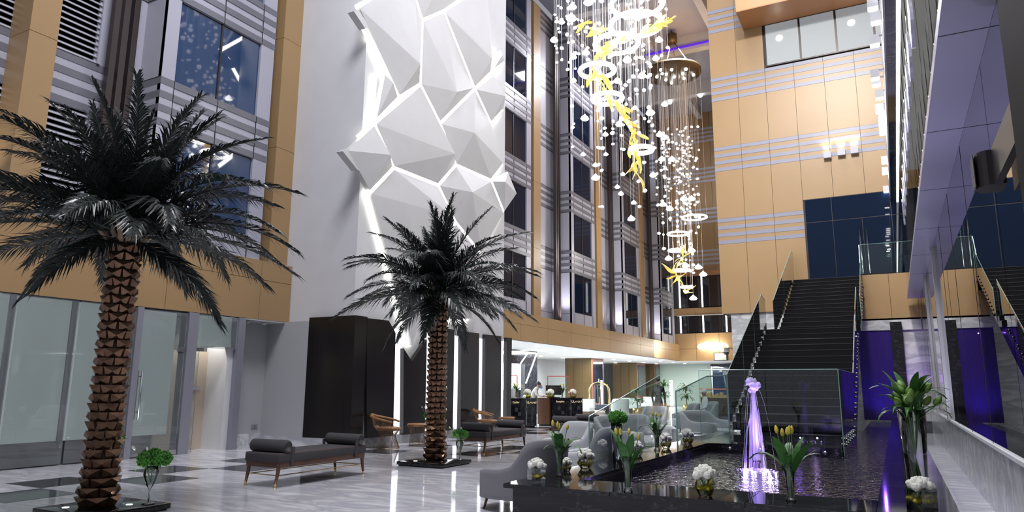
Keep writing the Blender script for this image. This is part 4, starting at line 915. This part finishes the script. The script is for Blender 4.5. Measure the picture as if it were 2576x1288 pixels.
while cnt < 270 and nw < 75:
    a = rnd.uniform(0, 6.28); r = Rd*.8*math.sqrt(rnd.random()); x, y = r*math.cos(a), r*math.sin(a); zb = -rnd.uniform(4.5, 12.6) if r < Rd*.5 else -rnd.uniform(4, 10); nw += 1
    wire(c2, x, y, zb, 0, .012); z = zb
    for k in range(rnd.randint(2, 6)):
        s = rnd.uniform(.10, .22); inst(rnd.choice(PEB), 'glass_pebble', c2, (x, y, z), (rnd.uniform(-.5, .5), rnd.uniform(-.5, .5), rnd.uniform(0, 6)), s); cnt += 1; z += rnd.uniform(.4, 1.8)
        if z > -3.2: break
for x, y in ((1672, 345), (1690, 400), (1720, 500), (1668, 514), (1740, 500), (1685, 525), (1665, 400), (1740, 630), (1757, 672), (1769, 690), (1725, 668), (1682, 650), (1744, 750)):
    p = p2(x, y); inst(ME_DROP, 'glass_lamp', c2, p, (0, 0, 0), .42); wire(c2, p.x, p.y, p.z, 0, .01)
lamp('chandelier_glow', 'POINT', (X2, cc.y, 9), 500, (1, .97, .93), None, .03)
# ================================================================ RECEPTION AND LOBBY UNDER THE CEILING
lc = struct(box('ceiling_lobby', 'white_ceiling', None, 20.42, 66, 13.42, 24, 3.3, 3.4), 'white lobby ceiling with rows of round downlights')
box('ceiling_end', 'white_ceiling', lc, 50.3, 66, 5.8, 13.42, 3.3, 3.4)
for i in range(12):
    for j in range(3):
        G().lathe([(.0001, -.02), (.11, -.02), (.13, 0), (.13, .005)], 12, (23+3.3*i, 14.6+2.3*j, 3.3)).ob('downlight', 'led', lc)
for x, y in ((26, 15.2), (34, 16), (42, 16), (51, 15)): lamp('lobby_downlight', 'AREA', (x, y, 3.24), 1100, (.95, 1, .97), (x, y, 0), 3.5, sizey=2.5)
wb = struct(box('wall_lobby', 'white_plaster', None, 20.4, 66, 21.5, 21.7, 0, 3.3), 'white back wall of the lobby')
box('lobby_end_wall', 'white_plaster', wb, 64, 64.2, 12.2, 21.5, 0, 3.3)
mat('wood_clad', (.055, .034, .011), .4, var=.25, vscale=1.2, stretch=(3, 3, .15)); mat('red_wood', (.13, .04, .02), .4); mat('mint_fabric', (.62, .70, .68), .7)
for i, (ya, yb, xx, dx, lab) in enumerate(((19.33, 17.45, 43.4, 2.2, 'nearest'), (19.45, 17.5, 52.8, 2.2, 'middle'), (18.3, 17.15, 56.2, 1.5, 'farthest'))):
    t = thing('lobby_column', 'brown wood-clad square column of the lobby, %s of three' % lab, 'column', (xx, ya, 0), group='wood-clad columns')
    n = 3
    for k in range(n):
        y0 = (yb-ya)*k/n; y1 = (yb-ya)*(k+1)/n
        for z0, z1 in ((0, 1.68), (1.69, 3.3)): box('wood_panel', 'wood_clad', t, 0, .05, y1+.006, y0-.006, z0, z1)
    box('core', 'red_wood', t, .05, dx, yb-ya, 0, 0, 3.3); box('mirror_side', 'window_dark', t, .25, dx-.25, yb-ya-.03, yb-ya, .8, 3.1)
# black stone reception wall with diagonal lights
rw = struct(box('wall_reception', 'black_marble', None, 30, 34.5, 17.0, 17.3, 0, 3.3), 'black marble reception wall with diagonal light lines')
for a, b in (((295, 540), (212, 662)), ((388, 548), (268, 878))):
    p, q = oy(1260+a[0]*.2329, 760+a[1]*.2329, 16.98), oy(1260+b[0]*.2329, 760+b[1]*.2329, 16.98); w = Vector((.09, 0, 0)); G().prism([p, p+w, q+w, q], (0, .03, 0)).ob('light_line', 'led_cool', rw)
p, q = oy(1288, 914, 16.97), oy(1309, 981, 16.97); box('niche', 'wall_marble', rw, p.x-1, q.x, 16.94, 17, q.z, p.z)
box('dark_niche_side', 'black_tile', rw, q.x, q.x+.5, 16.95, 17, q.z-.5, p.z)
# openings in the back wall
box('doorway', 'red_wood', wb, 39, 41.5, 21.4, 21.5, 0, 2.7); box('doorway', 'grey_paint', wb, 36.5, 38.5, 21.4, 21.5, 0, 2.7); box('wood_panel', 'wood_clad', wb, 35.2, 36.4, 21.35, 21.5, 0, 2.8); box('vent_grille', 'grey_metal', wb, 36, 41, 21.42, 21.5, 2.9, 3.05)
# desks
def desk(name, label, pa, pb, m, h=1.03, d=.7):
    pa, pb = Vector((*pa, 0)), Vector((*pb, 0)); u = (pb-pa); L = u.length; u.normalize(); n = Vector((-u.y, u.x, 0)); n = n if n.x > 0 else -n
    t = thing(name, label, 'desk', pa, math.atan2(u.y, u.x)); sgn = 1 if (Vector((-math.sin(t.rotation_euler.z), math.cos(t.rotation_euler.z), 0)).dot(n) > 0) else -1
    box('front', m, t, 0, L, 0, sgn*d, .06, h-.03); box('counter_top', m, t, -.02, L+.02, -sgn*.02, sgn*(d+.05), h-.03, h); box('plinth', 'joint', t, .04, L-.04, sgn*.05, sgn*d, 0, .06); return t, sgn, L
pA, pB = oz(1282, 1078), oz(1350, 1075); t1, g1, L1 = desk('reception_desk', 'black marble cashier desk right of the pier', (pA.x, pA.y), (pB.x, pB.y), 'black_marble')
pC, pD = oz(1352, 1071), oz(1381, 1072); t2, g2, L2 = desk('reception_desk', 'walnut front section between the two black desks', (pC.x, pC.y), (pD.x, pD.y), 'walnut', d=.2)
pE, pF = Vector((24.4, 11.42, 0)), Vector((25.8, 10.76, 0)); t3, g3, L3 = desk('reception_desk', 'black marble reception desk next to the walnut section', (pE.x, pE.y), (pF.x, pF.y), 'black_marble')
mat('gold_letter', (.75, .62, .35), .4, emit=(.8, .68, .42), estr=.3)
def text(par, s, x, z, size, sgn, m='gold_letter', y=None):
    cu = bpy.data.curves.new('lettering', 'FONT'); cu.body = s; cu.size = size; cu.extrude = .006; cu.align_x = 'CENTER'; pass
    tmp = bpy.data.objects.new('tmp', cu); COL.objects.link(tmp); me = bpy.data.meshes.new_from_object(tmp.evaluated_get(bpy.context.evaluated_depsgraph_get())); bpy.data.objects.remove(tmp); me.materials.clear(); me.materials.append(MATS[m]); ob_ = bpy.data.objects.new('lettering', me); COL.objects.link(ob_); ob_.parent = par; ob_.location = (x, -sgn*.012 if y is None else y, z); ob_.rotation_euler = (R_(90), 0, 0 if sgn > 0 else R_(180)); return ob_
def sign(i, par, sgn, xs, word, arab):
    text(par, word, xs[0], .86, .10, sgn); text(par, arab, xs[1], .86, .10, sgn)
sign(0, t1, g1, (L1*.22, L1*.8), 'Cashier', '\u0627\u0644\u0635\u0646\u062f\u0648\u0642'); sign(1, t3, g3, (L3*.26, L3*.82), 'Reception', '\u0627\u0644\u0627\u0633\u062a\u0642\u0628\u0627\u0644')
for par, g_, L in ((t1, g1, L1), (t3, g3, L3)):
    for fx, z in ((.18, .70), (.30, .55), (.55, .70), (.82, .72)): box('inset_square', 'joint', par, L*fx, L*fx+.14, -g_*.006, 0, z-.13, z)
    box('steel_line', 'steel', par, L*.6, L*.6+.02, -g_*.006, 0, .1, .98)
def dk(x, y, z=1.03): p = oz(x, y, z); return p
# things standing on the desks
def on_desk(par, sgn, fx, fy): return par.matrix_basis @ Vector((fx, sgn*fy, 1.031))
for par, sgn, L, fx, kind, lab in ((t1, g1, L1, .42, 'y', 'on the cashier desk'), (t1, g1, L1, .86, 'w', 'at the right end of the cashier desk'), (t3, g3, L3, .5, 'y', 'on the reception desk'), (t3, g3, L3, .85, 'w', 'at the right end of the reception desk'), (t2, g2, L2, .85, 'w', 'on the walnut desk section')):
    p = on_desk(par, sgn, L*fx, .3)
    if kind == 'w': roses(tuple(p), .12, .32, .34, lab, int(fx*90), n=9)
    else:
        tulips(tuple(p), .26, .52, lab, int(fx*99), nb=7, nl=8)
for par, sgn, L, fx, lab in ((t3, g3, L3, .3, 'dark monitor on the reception desk'),):
    t = thing('monitor', lab, 'monitor', on_desk(par, sgn, L*fx, .45), R_(200)); box('stand', 'dark_metal', t, -.08, .08, -.25, .25, 0, .02); box('screen', 'dark_metal', t, -.02, .02, -.3, .3, .1, .46); box('neck', 'dark_metal', t, -.015, .015, -.03, .03, .02, .12)
t = thing('document_stand', 'white tent card with panels on the cashier desk', 'card stand', on_desk(t1, g1, L1*.12, .15), t1.rotation_euler.z)
for k in range(3): box('leaflet', 'white_plaster', t, -.22+.15*k, -.08+.15*k, -.02, .02, 0, .34)
mat('red_frame', (.6, .04, .03), .4)
for par, sgn, L, fx, w, lab in ((t1, g1, L1, .4, .55, 'clear counter screen with red edging on the cashier desk'), (t3, g3, L3, .55, .9, 'clear counter screen with red edging on the reception desk')):
    t = thing('counter_screen', lab, 'screen', on_desk(par, sgn, L*fx, .6), R_(100))
    box('glass', 'glass', t, -w/2, w/2, -.005, .005, .0, .8)
    box('red_edge', 'red_frame', t, -w/2, w/2, -.012, .012, .8, .825)
    for x in (-w/2, w/2): box('red_edge', 'red_frame', t, x-.012, x+.012, -.012, .012, 0, .8)
# ---- people
mat('skin', (.32, .17, .11), .6); mat('hair', (.012, .009, .008), .5); mat('mask_blue', (.18, .35, .68), .7); mat('jacket_white', (.80, .78, .74), .7); mat('suit_dark', (.02, .024, .04), .7); mat('trousers_dark', (.02, .02, .022), .7); mat('robe_white', (.72, .76, .80), .8)
def person(name, label, loc, rz, J, top, legs, headturn=(0, 0), mask=None, cap=None):
    t = thing(name, label, 'person', loc, rz)
    me = bpy.data.meshes.new('body'); keys = list(J); idx = {k: i for i, k in enumerate(keys)}
    E = [('pelvis', 'waist'), ('waist', 'chest'), ('chest', 'neck'), ('neck', 'head'), ('head', 'crown')]
    for s in 'lr': E += [('chest', 'sh_'+s), ('sh_'+s, 'el_'+s), ('el_'+s, 'wr_'+s), ('wr_'+s, 'pa_'+s), ('pelvis', 'hip_'+s), ('hip_'+s, 'kn_'+s), ('kn_'+s, 'an_'+s), ('an_'+s, 'toe_'+s)]
    vs = [Vector(J[k][:3]) for k in keys]; rad = [J[k][3] for k in keys]; ed = [(idx[a], idx[b]) for a, b in E]
    for s in 'lr':
        w = Vector(J['wr_'+s][:3]); pa = Vector(J['pa_'+s][:3]); d = (pa-w).normalized(); sd = d.cross(Vector((0, 0, 1))); sd = sd.normalized() if sd.length > .1 else Vector((0, 1, 0))
        for k in range(4):
            b = pa+sd*(-.027+.018*k)+d*.01; vs.append(b); rad.append(.0095); ed.append((idx['pa_'+s], len(vs)-1)); vs.append(b+d*(.045+.008*(1.5-abs(k-1.5)))); rad.append(.0085); ed.append((len(vs)-2, len(vs)-1)); vs.append(vs[-1]+d*.025+Vector((0, 0, -.02))); rad.append(.0075); ed.append((len(vs)-2, len(vs)-1))
        vs.append(w+d*.04-sd*.04); rad.append(.011); ed.append((idx['wr_'+s], len(vs)-1)); vs.append(vs[-1]+d*.04-sd*.01); rad.append(.009); ed.append((len(vs)-2, len(vs)-1))
    me.from_pydata([tuple(v) for v in vs], ed, []); ob_ = bpy.data.objects.new('body', me); COL.objects.link(ob_)
    md = ob_.modifiers.new('skin', 'SKIN'); md.use_smooth_shade = True
    for i, v in enumerate(me.skin_vertices[0].data): v.radius = (rad[i], rad[i]); v.use_root = (i == idx['pelvis'])
    for k, f in (('pelvis', 1.35), ('waist', 1.3), ('chest', 1.45)): me.skin_vertices[0].data[idx[k]].radius = (rad[idx[k]]*f, rad[idx[k]]*.85)
    ob_.modifiers.new('sub', 'SUBSURF').levels = 2; ob_.modifiers['sub'].render_levels = 2
    dg = bpy.context.evaluated_depsgraph_get(); m2 = bpy.data.meshes.new_from_object(ob_.evaluated_get(dg)); bpy.data.objects.remove(ob_)
    for k in (top, legs, 'skin'): m2.materials.append(MATS[k])
    hz = Vector(J['neck'][:3]); wr = [Vector(J['wr_l'][:3]), Vector(J['wr_r'][:3])]; pel = J['pelvis'][2]; el = [Vector(J['el_l'][:3]), Vector(J['el_r'][:3])]
    lowj = [Vector(J[k][:3]) for k in ('kn_l', 'kn_r', 'an_l', 'an_r', 'toe_l', 'toe_r', 'hip_l', 'hip_r')]; upj = [Vector(J[k][:3]) for k in ('chest', 'waist', 'sh_l', 'sh_r', 'el_l', 'el_r', 'wr_l', 'wr_r')]
    for p in m2.polygons:
        c = p.center; k = 0
        if c.z > hz.z+.01 and (c-hz).length < .45: k = 2
        elif min(((c-w).dot((w-e).normalized()) > .01 and (c-w).length < .22) and 1 or 9 for w, e in zip(wr, el)) == 1: k = 2
        elif min((c-q).length for q in lowj) < min((c-q).length for q in upj): k = 1
        p.material_index = k; p.use_smooth = True
    b = bpy.data.objects.new('body', m2); COL.objects.link(b); b.parent = t
    h = Vector(J['head'][:3]); fx = Vector((math.cos(headturn[0]), math.sin(headturn[0]), -math.sin(headturn[1]))).normalized(); sy = Vector((-fx.y, fx.x, 0)).normalized()
    g = G(); g.ball((0, 0, 0), (.098, .085, .10), 14, 9, .02); hv = [Vector(v) for v in g.v]
    g.v = [tuple(h+Vector((-.018, 0, .055))*1+fx*(v.x-.01)+sy*v.y+Vector((0, 0, v.z*.92+.0))) for v in hv]; g.ob('hair', cap or 'hair', b, True)
    for s in (-1, 1):
        G().ball(h+fx*.088+sy*s*.033+Vector((0, 0, .02)), .011, 7, 5).ob('eye', 'hair', b, True); G().ball(h+sy*s*.086, (.016, .014, .03), 7, 5).ob('ear', 'skin', b, True)
    G().tube([h+fx*.09+Vector((0, 0, .02)), h+fx*.112+Vector((0, 0, -.018))], [.008, .014], 6).ob('nose', 'skin', b, True)
    if mask: G().ball(h+fx*.058+Vector((0, 0, -.05)), (.055, .062, .055), 10, 7).ob('face_mask', mask, b, True)
    else: G().tube([h+fx*.093+sy*.02+Vector((0, 0, -.05)), h+fx*.098+Vector((0, 0, -.05)), h+fx*.093-sy*.02+Vector((0, 0, -.05))], .005, 5).ob('mouth', 'red_wood', b, True)
    return t
STAND = dict(pelvis=(0, 0, .95, .12), waist=(0, 0, 1.10, .115), chest=(.0, 0, 1.32, .13), neck=(.01, 0, 1.50, .055), head=(.03, 0, 1.63, .085), crown=(.02, 0, 1.72, .07),
   sh_l=(0, .17, 1.42, .062), el_l=(-.02, .23, 1.13, .045), wr_l=(.08, .24, .88, .03), pa_l=(.11, .23, .80, .032), sh_r=(0, -.17, 1.42, .062), el_r=(.0, -.23, 1.13, .045), wr_r=(.12, -.2, .9, .03), pa_r=(.15, -.19, .82, .032),
   hip_l=(0, .09, .88, .085), kn_l=(.06, .1, .48, .06), an_l=(-.04, .1, .08, .042), toe_l=(.1, .1, .03, .035), hip_r=(0, -.09, .88, .085), kn_r=(.1, -.1, .5, .06), an_r=(.16, -.1, .08, .042), toe_r=(.3, -.1, .04, .035))
LEAN = dict(STAND); LEAN.update(chest=(.12, 0, 1.26, .13), neck=(.24, 0, 1.40, .055), head=(.31, 0, 1.49, .085), crown=(.31, 0, 1.585, .07), waist=(.04, 0, 1.08, .115), sh_l=(.15, .17, 1.35, .062), el_l=(.22, .24, 1.12, .045), wr_l=(.42, .16, 1.09, .03), pa_l=(.5, .13, 1.08, .032), sh_r=(.15, -.17, 1.35, .062), el_r=(.22, -.24, 1.12, .045), wr_r=(.42, -.16, 1.09, .03), pa_r=(.5, -.13, 1.08, .032), kn_r=(.03, -.1, .48, .06), an_r=(-.03, -.1, .08, .042), toe_r=(.11, -.1, .03, .035))
SIT = dict(STAND); SIT.update(pelvis=(-.05, 0, .56, .13), waist=(-.06, 0, .72, .125), chest=(-.05, 0, .95, .13), neck=(-.02, 0, 1.12, .055), head=(.0, 0, 1.25, .085), crown=(-.01, 0, 1.34, .07), sh_l=(-.05, .17, 1.04, .062), el_l=(.0, .25, .78, .045), wr_l=(.22, .2, .70, .03), pa_l=(.3, .18, .69, .032), sh_r=(-.05, -.17, 1.04, .062), el_r=(.0, -.25, .78, .045), wr_r=(.22, -.2, .70, .03), pa_r=(.3, -.18, .69, .032),
   hip_l=(0, .1, .54, .095), kn_l=(.42, .12, .52, .065), an_l=(.44, .12, .08, .042), toe_l=(.6, .12, .03, .035), hip_r=(0, -.1, .54, .095), kn_r=(.42, -.12, .52, .065), an_r=(.44, -.12, .08, .042), toe_r=(.6, -.12, .03, .035))
hp = Vector((24.75, 12.10, 1.4)); person('person', 'person in a white jacket and blue face mask bending behind the desk', (hp.x-.1, hp.y+.29, 0), R_(-70), LEAN, 'jacket_white', 'trousers_dark', (0, .45), 'mask_blue')
pp = oz(1655, 962, 1.62); person('person', 'person in dark clothes walking through the lounge', (pp.x, pp.y, 0), R_(200), STAND, 'suit_dark', 'suit_dark')
person('person', 'person in pale robes seated in a far dove grey armchair', (e_.location.x, e_.location.y, .003), R_(120), SIT, 'robe_white', 'robe_white', cap='robe_white')
# ---- luggage cart
q = oz(1508, 1041); t = thing('luggage_cart', 'brass birdcage luggage cart in the lobby', 'luggage cart', (q.x, q.y, 0), R_(-60))
box('deck', 'dark_metal', t, -.55, .55, -.3, .3, .2, .28, bevel=.01); box('suitcase_base', 'suit_dark', t, -.5, .5, -.26, .26, .28, .5)
for s in (-1, 1): G().tube([(-.55, s*.27, .24)]+[(.55*math.cos(a)*-1, s*.27*(1-.75*math.sin(a)), 1.2+.5*math.sin(a)) for a in [math.pi*k/14 for k in range(15)]]+[(.55, s*.27, .24)], .022, 8).ob('brass_arch', 'brass', t, True)
G().tube([(-.5, 0, 1.55), (.5, 0, 1.55)], .014, 6).ob('hanging_rail', 'brass', t, True); G().lathe([(.06, 1.68), (.05, 1.75), (.02, 1.78), (.05, 1.84), (.0001, 1.9)], 12).ob('finial', 'brass', t, True)
for sx in (-1, 1):
    for sy in (-1, 1): G().tube([(sx*.45, sy*.22-.02, .1), (sx*.45, sy*.22+.02, .1)], .1, 14).ob('wheel', 'dark_metal', t, True)
def garment(x, m, label, L):
    g = thing('hanging_garment', label, 'clothing', t.matrix_basis @ Vector((x, 0, 1.5)), t.rotation_euler.z+R_(90), group='clothes on the luggage cart')
    G().prism([(-.22, -.05, -.12), (0, -.05, 0), (.22, -.05, -.12), (.25, -.05, -L), (.05, -.05, -L-.04), (-.25, -.05, -L)], (0, .09, 0)).ob('cloth', m, g, bevel=.02)
    G().tube([(-.1, 0, -.03), (0, 0, .03), (.1, 0, -.03)], .008, 5).ob('hanger', 'steel', g)
garment(-.25, 'suit_dark', 'black jacket hanging leftmost on the luggage cart', .9); garment(-.1, 'trousers_dark', 'black jacket hanging in the middle of the cart', .9); garment(.12, 'jacket_white', 'long white robe hanging on the luggage cart', 1.05)
# ---- banquettes
def banq(x0, x1, y, label, m='mint_fabric'):
    t = thing('banquette', label, 'sofa', ((x0+x1)/2, y, 0), group='mint banquettes'); L = (x1-x0)/2
    box('base', 'wood_clad', t, -L, L, -.35, .35, 0, .26); box('seat_cushion', m, t, -L, L, -.38, .35, .26, .46, bevel=.03); box('backrest', m, t, -L, L, .2, .42, .4, .84, bevel=.03)
    return t
def banqx(pxa, pxb, py, label):
    a, b = oz(pxa, py), oz(pxb, py); X = (a.x+b.x)/2; t = thing('banquette', label, 'sofa', (X, (a.y+b.y)/2, 0), group='mint banquettes'); L = abs(a.y-b.y)/2+.1
    box('base', 'wood_clad', t, .05, .7, -L, L, 0, .26); box('seat_cushion', 'mint_fabric', t, 0, .7, -L, L, .26, .46, bevel=.03); box('backrest', 'mint_fabric', t, .55, .78, -L, L, .4, .84, bevel=.03)
banqx(1434, 1484, 1049, 'mint banquette under the nearest wooden column'); banqx(1552, 1604, 1040, 'mint banquette under the middle wooden column'); banqx(1612, 1645, 1034, 'short mint banquette under the farthest wooden column')
armchair('lounge_armchair', 'pale mint armchair beside the luggage cart', 'armchair', tuple(oz(1560, 1049))[:2]+(ZF,), R_(30), 'mint_fabric', .42, .6, .86)
# ---- planted pots
mat('pot_gold', (.65, .50, .22), .3, .8)
ME_YUC = leaf_mesh(9, 'leaf_green', .09, 1.5)
def plant(x, y, h, label, seed, z=0):
    p = oz(x, y, z); t = thing('potted_plant', label, 'potted plant', (p.x, p.y, z), group='gold potted plants'); rnd = random.Random(seed)
    G().lathe([(.22, 0), (.24, .42), (.21, .42), (.2, .36), (.0001, .36)], 20).ob('pot', 'pot_gold', t, True)
    for (dx, hh) in ((0, h), (.06, h*.62)):
        G().tube([(dx, 0, .36), (dx*1.4, .02, hh*.8)], .025, 6).ob('cane', 'petiole', t, True)
        for k in range(24): a = k*2.4; L = h*rnd.uniform(.26, .38); inst(ME_YUC, 'leaf', t, (dx*1.4, .02, hh*(.68+.14*rnd.random())), (0, rnd.uniform(-.3, .6), a), L)
plant(1604, 1049, 1.5, 'leafy plant in a gold pot before the middle wooden column', 1); plant(1672, 1038, 1.9, 'broad-leaved plant beside the white information board', 2); plant(1728, 1036, 1.7, 'plant in a gold pot seen through the glass screen', 3)
# ---- information board and display cabinet
p = oz(1690, 1024); t = thing('information_board', 'tall white information board with faint pink rings', 'sign', (p.x, p.y, 0), R_(-60)); box('panel', 'white_plaster', t, -.02, .02, -.42, .42, .1, 1.95); box('foot', 'steel', t, -.2, .2, -.4, .4, 0, .1)
mat('pink_print', (.85, .55, .5), .7)
for k in range(3): G().tube([(-.022, .2+.09*math.cos(a*.5236), 1.3-.42*k+.09*math.sin(a*.5236)) for a in range(12)], .008, 4, closed=True).ob('printed_ring', 'pink_print', t)
for k in range(2): box('printed_line', 'pink_print', t, -.024, -.02, -.25, .25, 1.7-.12*k, 1.74-.12*k)
p = oz(1798, 1046); t = thing('display_cabinet', 'brown display cabinet with a gold model on top', 'cabinet', (p.x+.5, p.y, 0)); L = 34*depth(p)/FPX
box('body', 'wood_clad', t, -.5, .5, -L, L, 0, .92); box('tray', 'brass', t, -.5, .5, -L-.04, L+.04, .92, 1.0)
for k in range(6): box('model_block', 'brass', t, -.25+.1*(k % 2), .1+.1*(k % 3), -L*.8+k*L*.28, -L*.62+k*L*.28, 1.0, 1.06+.07*((k*5) % 3))
# ---- entrance glazing at the far end
en = struct(box('window_900', 'window_lit_blue', None, 58, 58.1, 6.3, 13.0, 0, 3.1), 'dark blue glazed revolving entrance at the far end of the lobby')
for y in (6.5, 8.0, 8.3, 10.6, 10.9, 12.9): box('post', 'led_soft' if y in (8.3, 10.6) else 'steel', en, 57.9, 58, y, y+.1, 0, 3.1)
G().lathe([(2.3, 2.55), (2.35, 2.6), (2.35, 2.75), (2.2, 2.8)], 28, (57.6, 9.7, 0)).ob('canopy', 'steel', en, True)
mat('orange_tape', (.8, .18, .05), .5); box('orange_band', 'orange_tape', en, 57.85, 57.9, 6.3, 14, 1.28, 1.36)
mint = mat('mint_glass', (.62, .74, .66), .3); box('mint_panel', 'mint_glass', en, 58.2, 58.4, 13.1, 19, 0, 3.3)
mat('purple_screen', (.2, .1, .6), .4, emit=(.35, .1, 1), estr=3); q = oz(1838, 1040); t = tag(box('light_totem', 'dark_metal', None, q.x-.1, q.x+.1, q.y-.15, q.y+.15, 0, 1.5), 'dark post with purple lights beside the stairs', 'light post')
for z in (1.05, .9, .6): box('purple_lamp', 'purple_screen', t, q.x-.12, q.x-.1, q.y-.12, q.y+.12, z-.05, z+.05)
# ---- ring wall light, camera, exit sign on the end wall
t = thing('ring_wall_light', 'row of overlapping glowing rings on the end wall', 'wall light', (50.08, 11, 4.3), group=None)
for k in range(5):
    p = ox(1768+12*k, 872-3*(k % 2), 50.0); rg = .32+.05*(k % 3); G().tube([(50.0-50.08, p.y-11+rg*math.cos(a*.3142), p.z-4.3+rg*.55*math.sin(a*.3142)) for a in range(20)], .05, 6, closed=True).ob('light_ring', 'ring_light', t, True)
lamp('ring_wall_glow', 'POINT', (49.3, 11, 4.3), 120, (1, .9, .75), None, .3); lamp('ring_wall_glow', 'SPOT', (44, 12.2, 4.0), 420, (1, .93, .82), (45, 13.4, 3.9), .2, 110, 1)
p = ox(1827, 886, 49.2); t = thing('dome_camera', 'white dome security camera by the marble wall', 'camera', tuple(p)); G().lathe([(.0001, .3), (.22, .3), (.26, .05), (.26, 0)], 16).ob('housing', 'white_plaster', t, True); G().ball((0, 0, 0), (.2, .2, .2), 12, 6).ob('dome', 'dark_metal', t, True); G().tube([(0, 0, .25), (.84, 0, .32)], .05, 6).ob('arm', 'steel', t)
p = ox(1812, 897, 50.0); t = thing('exit_sign', 'small framed exit sign under the ring light', 'sign', (50.06, p.y, p.z)); box('frame', 'dark_metal', t, -.04, .04, -.45, .45, -.28, .28); box('panel', 'mint_glass', t, -.05, -.04, -.4, .4, -.23, .23)
# ---- black pillar with loudspeaker, near right
bp = struct(box('wall_pillar', 'matte_black', None, 4.2, 5.35, -.918, -.80, 0, 9), 'black marble pillar at the right edge of the picture')
p = oy(2492, 432, -.80); t = thing('loudspeaker', 'black rounded loudspeaker on the pillar at the right edge', 'loudspeaker', (p.x, -.80, p.z))
G().prism([(.15*math.cos(R_(a)), .09*math.sin(R_(a))+.02, -.14) for a in range(-10, 191, 20)]+[(-.15, -.08, -.14), (.15, -.08, -.14)], (0, 0, .28)).ob('cabinet', 'dark_metal', t)
box('bracket', 'dark_metal', t, 5.35-p.x, -.14, -.05, .0, -.14, .14); box('grille', 'joint', t, -.1, .1, .115, .121, -.13, .13)
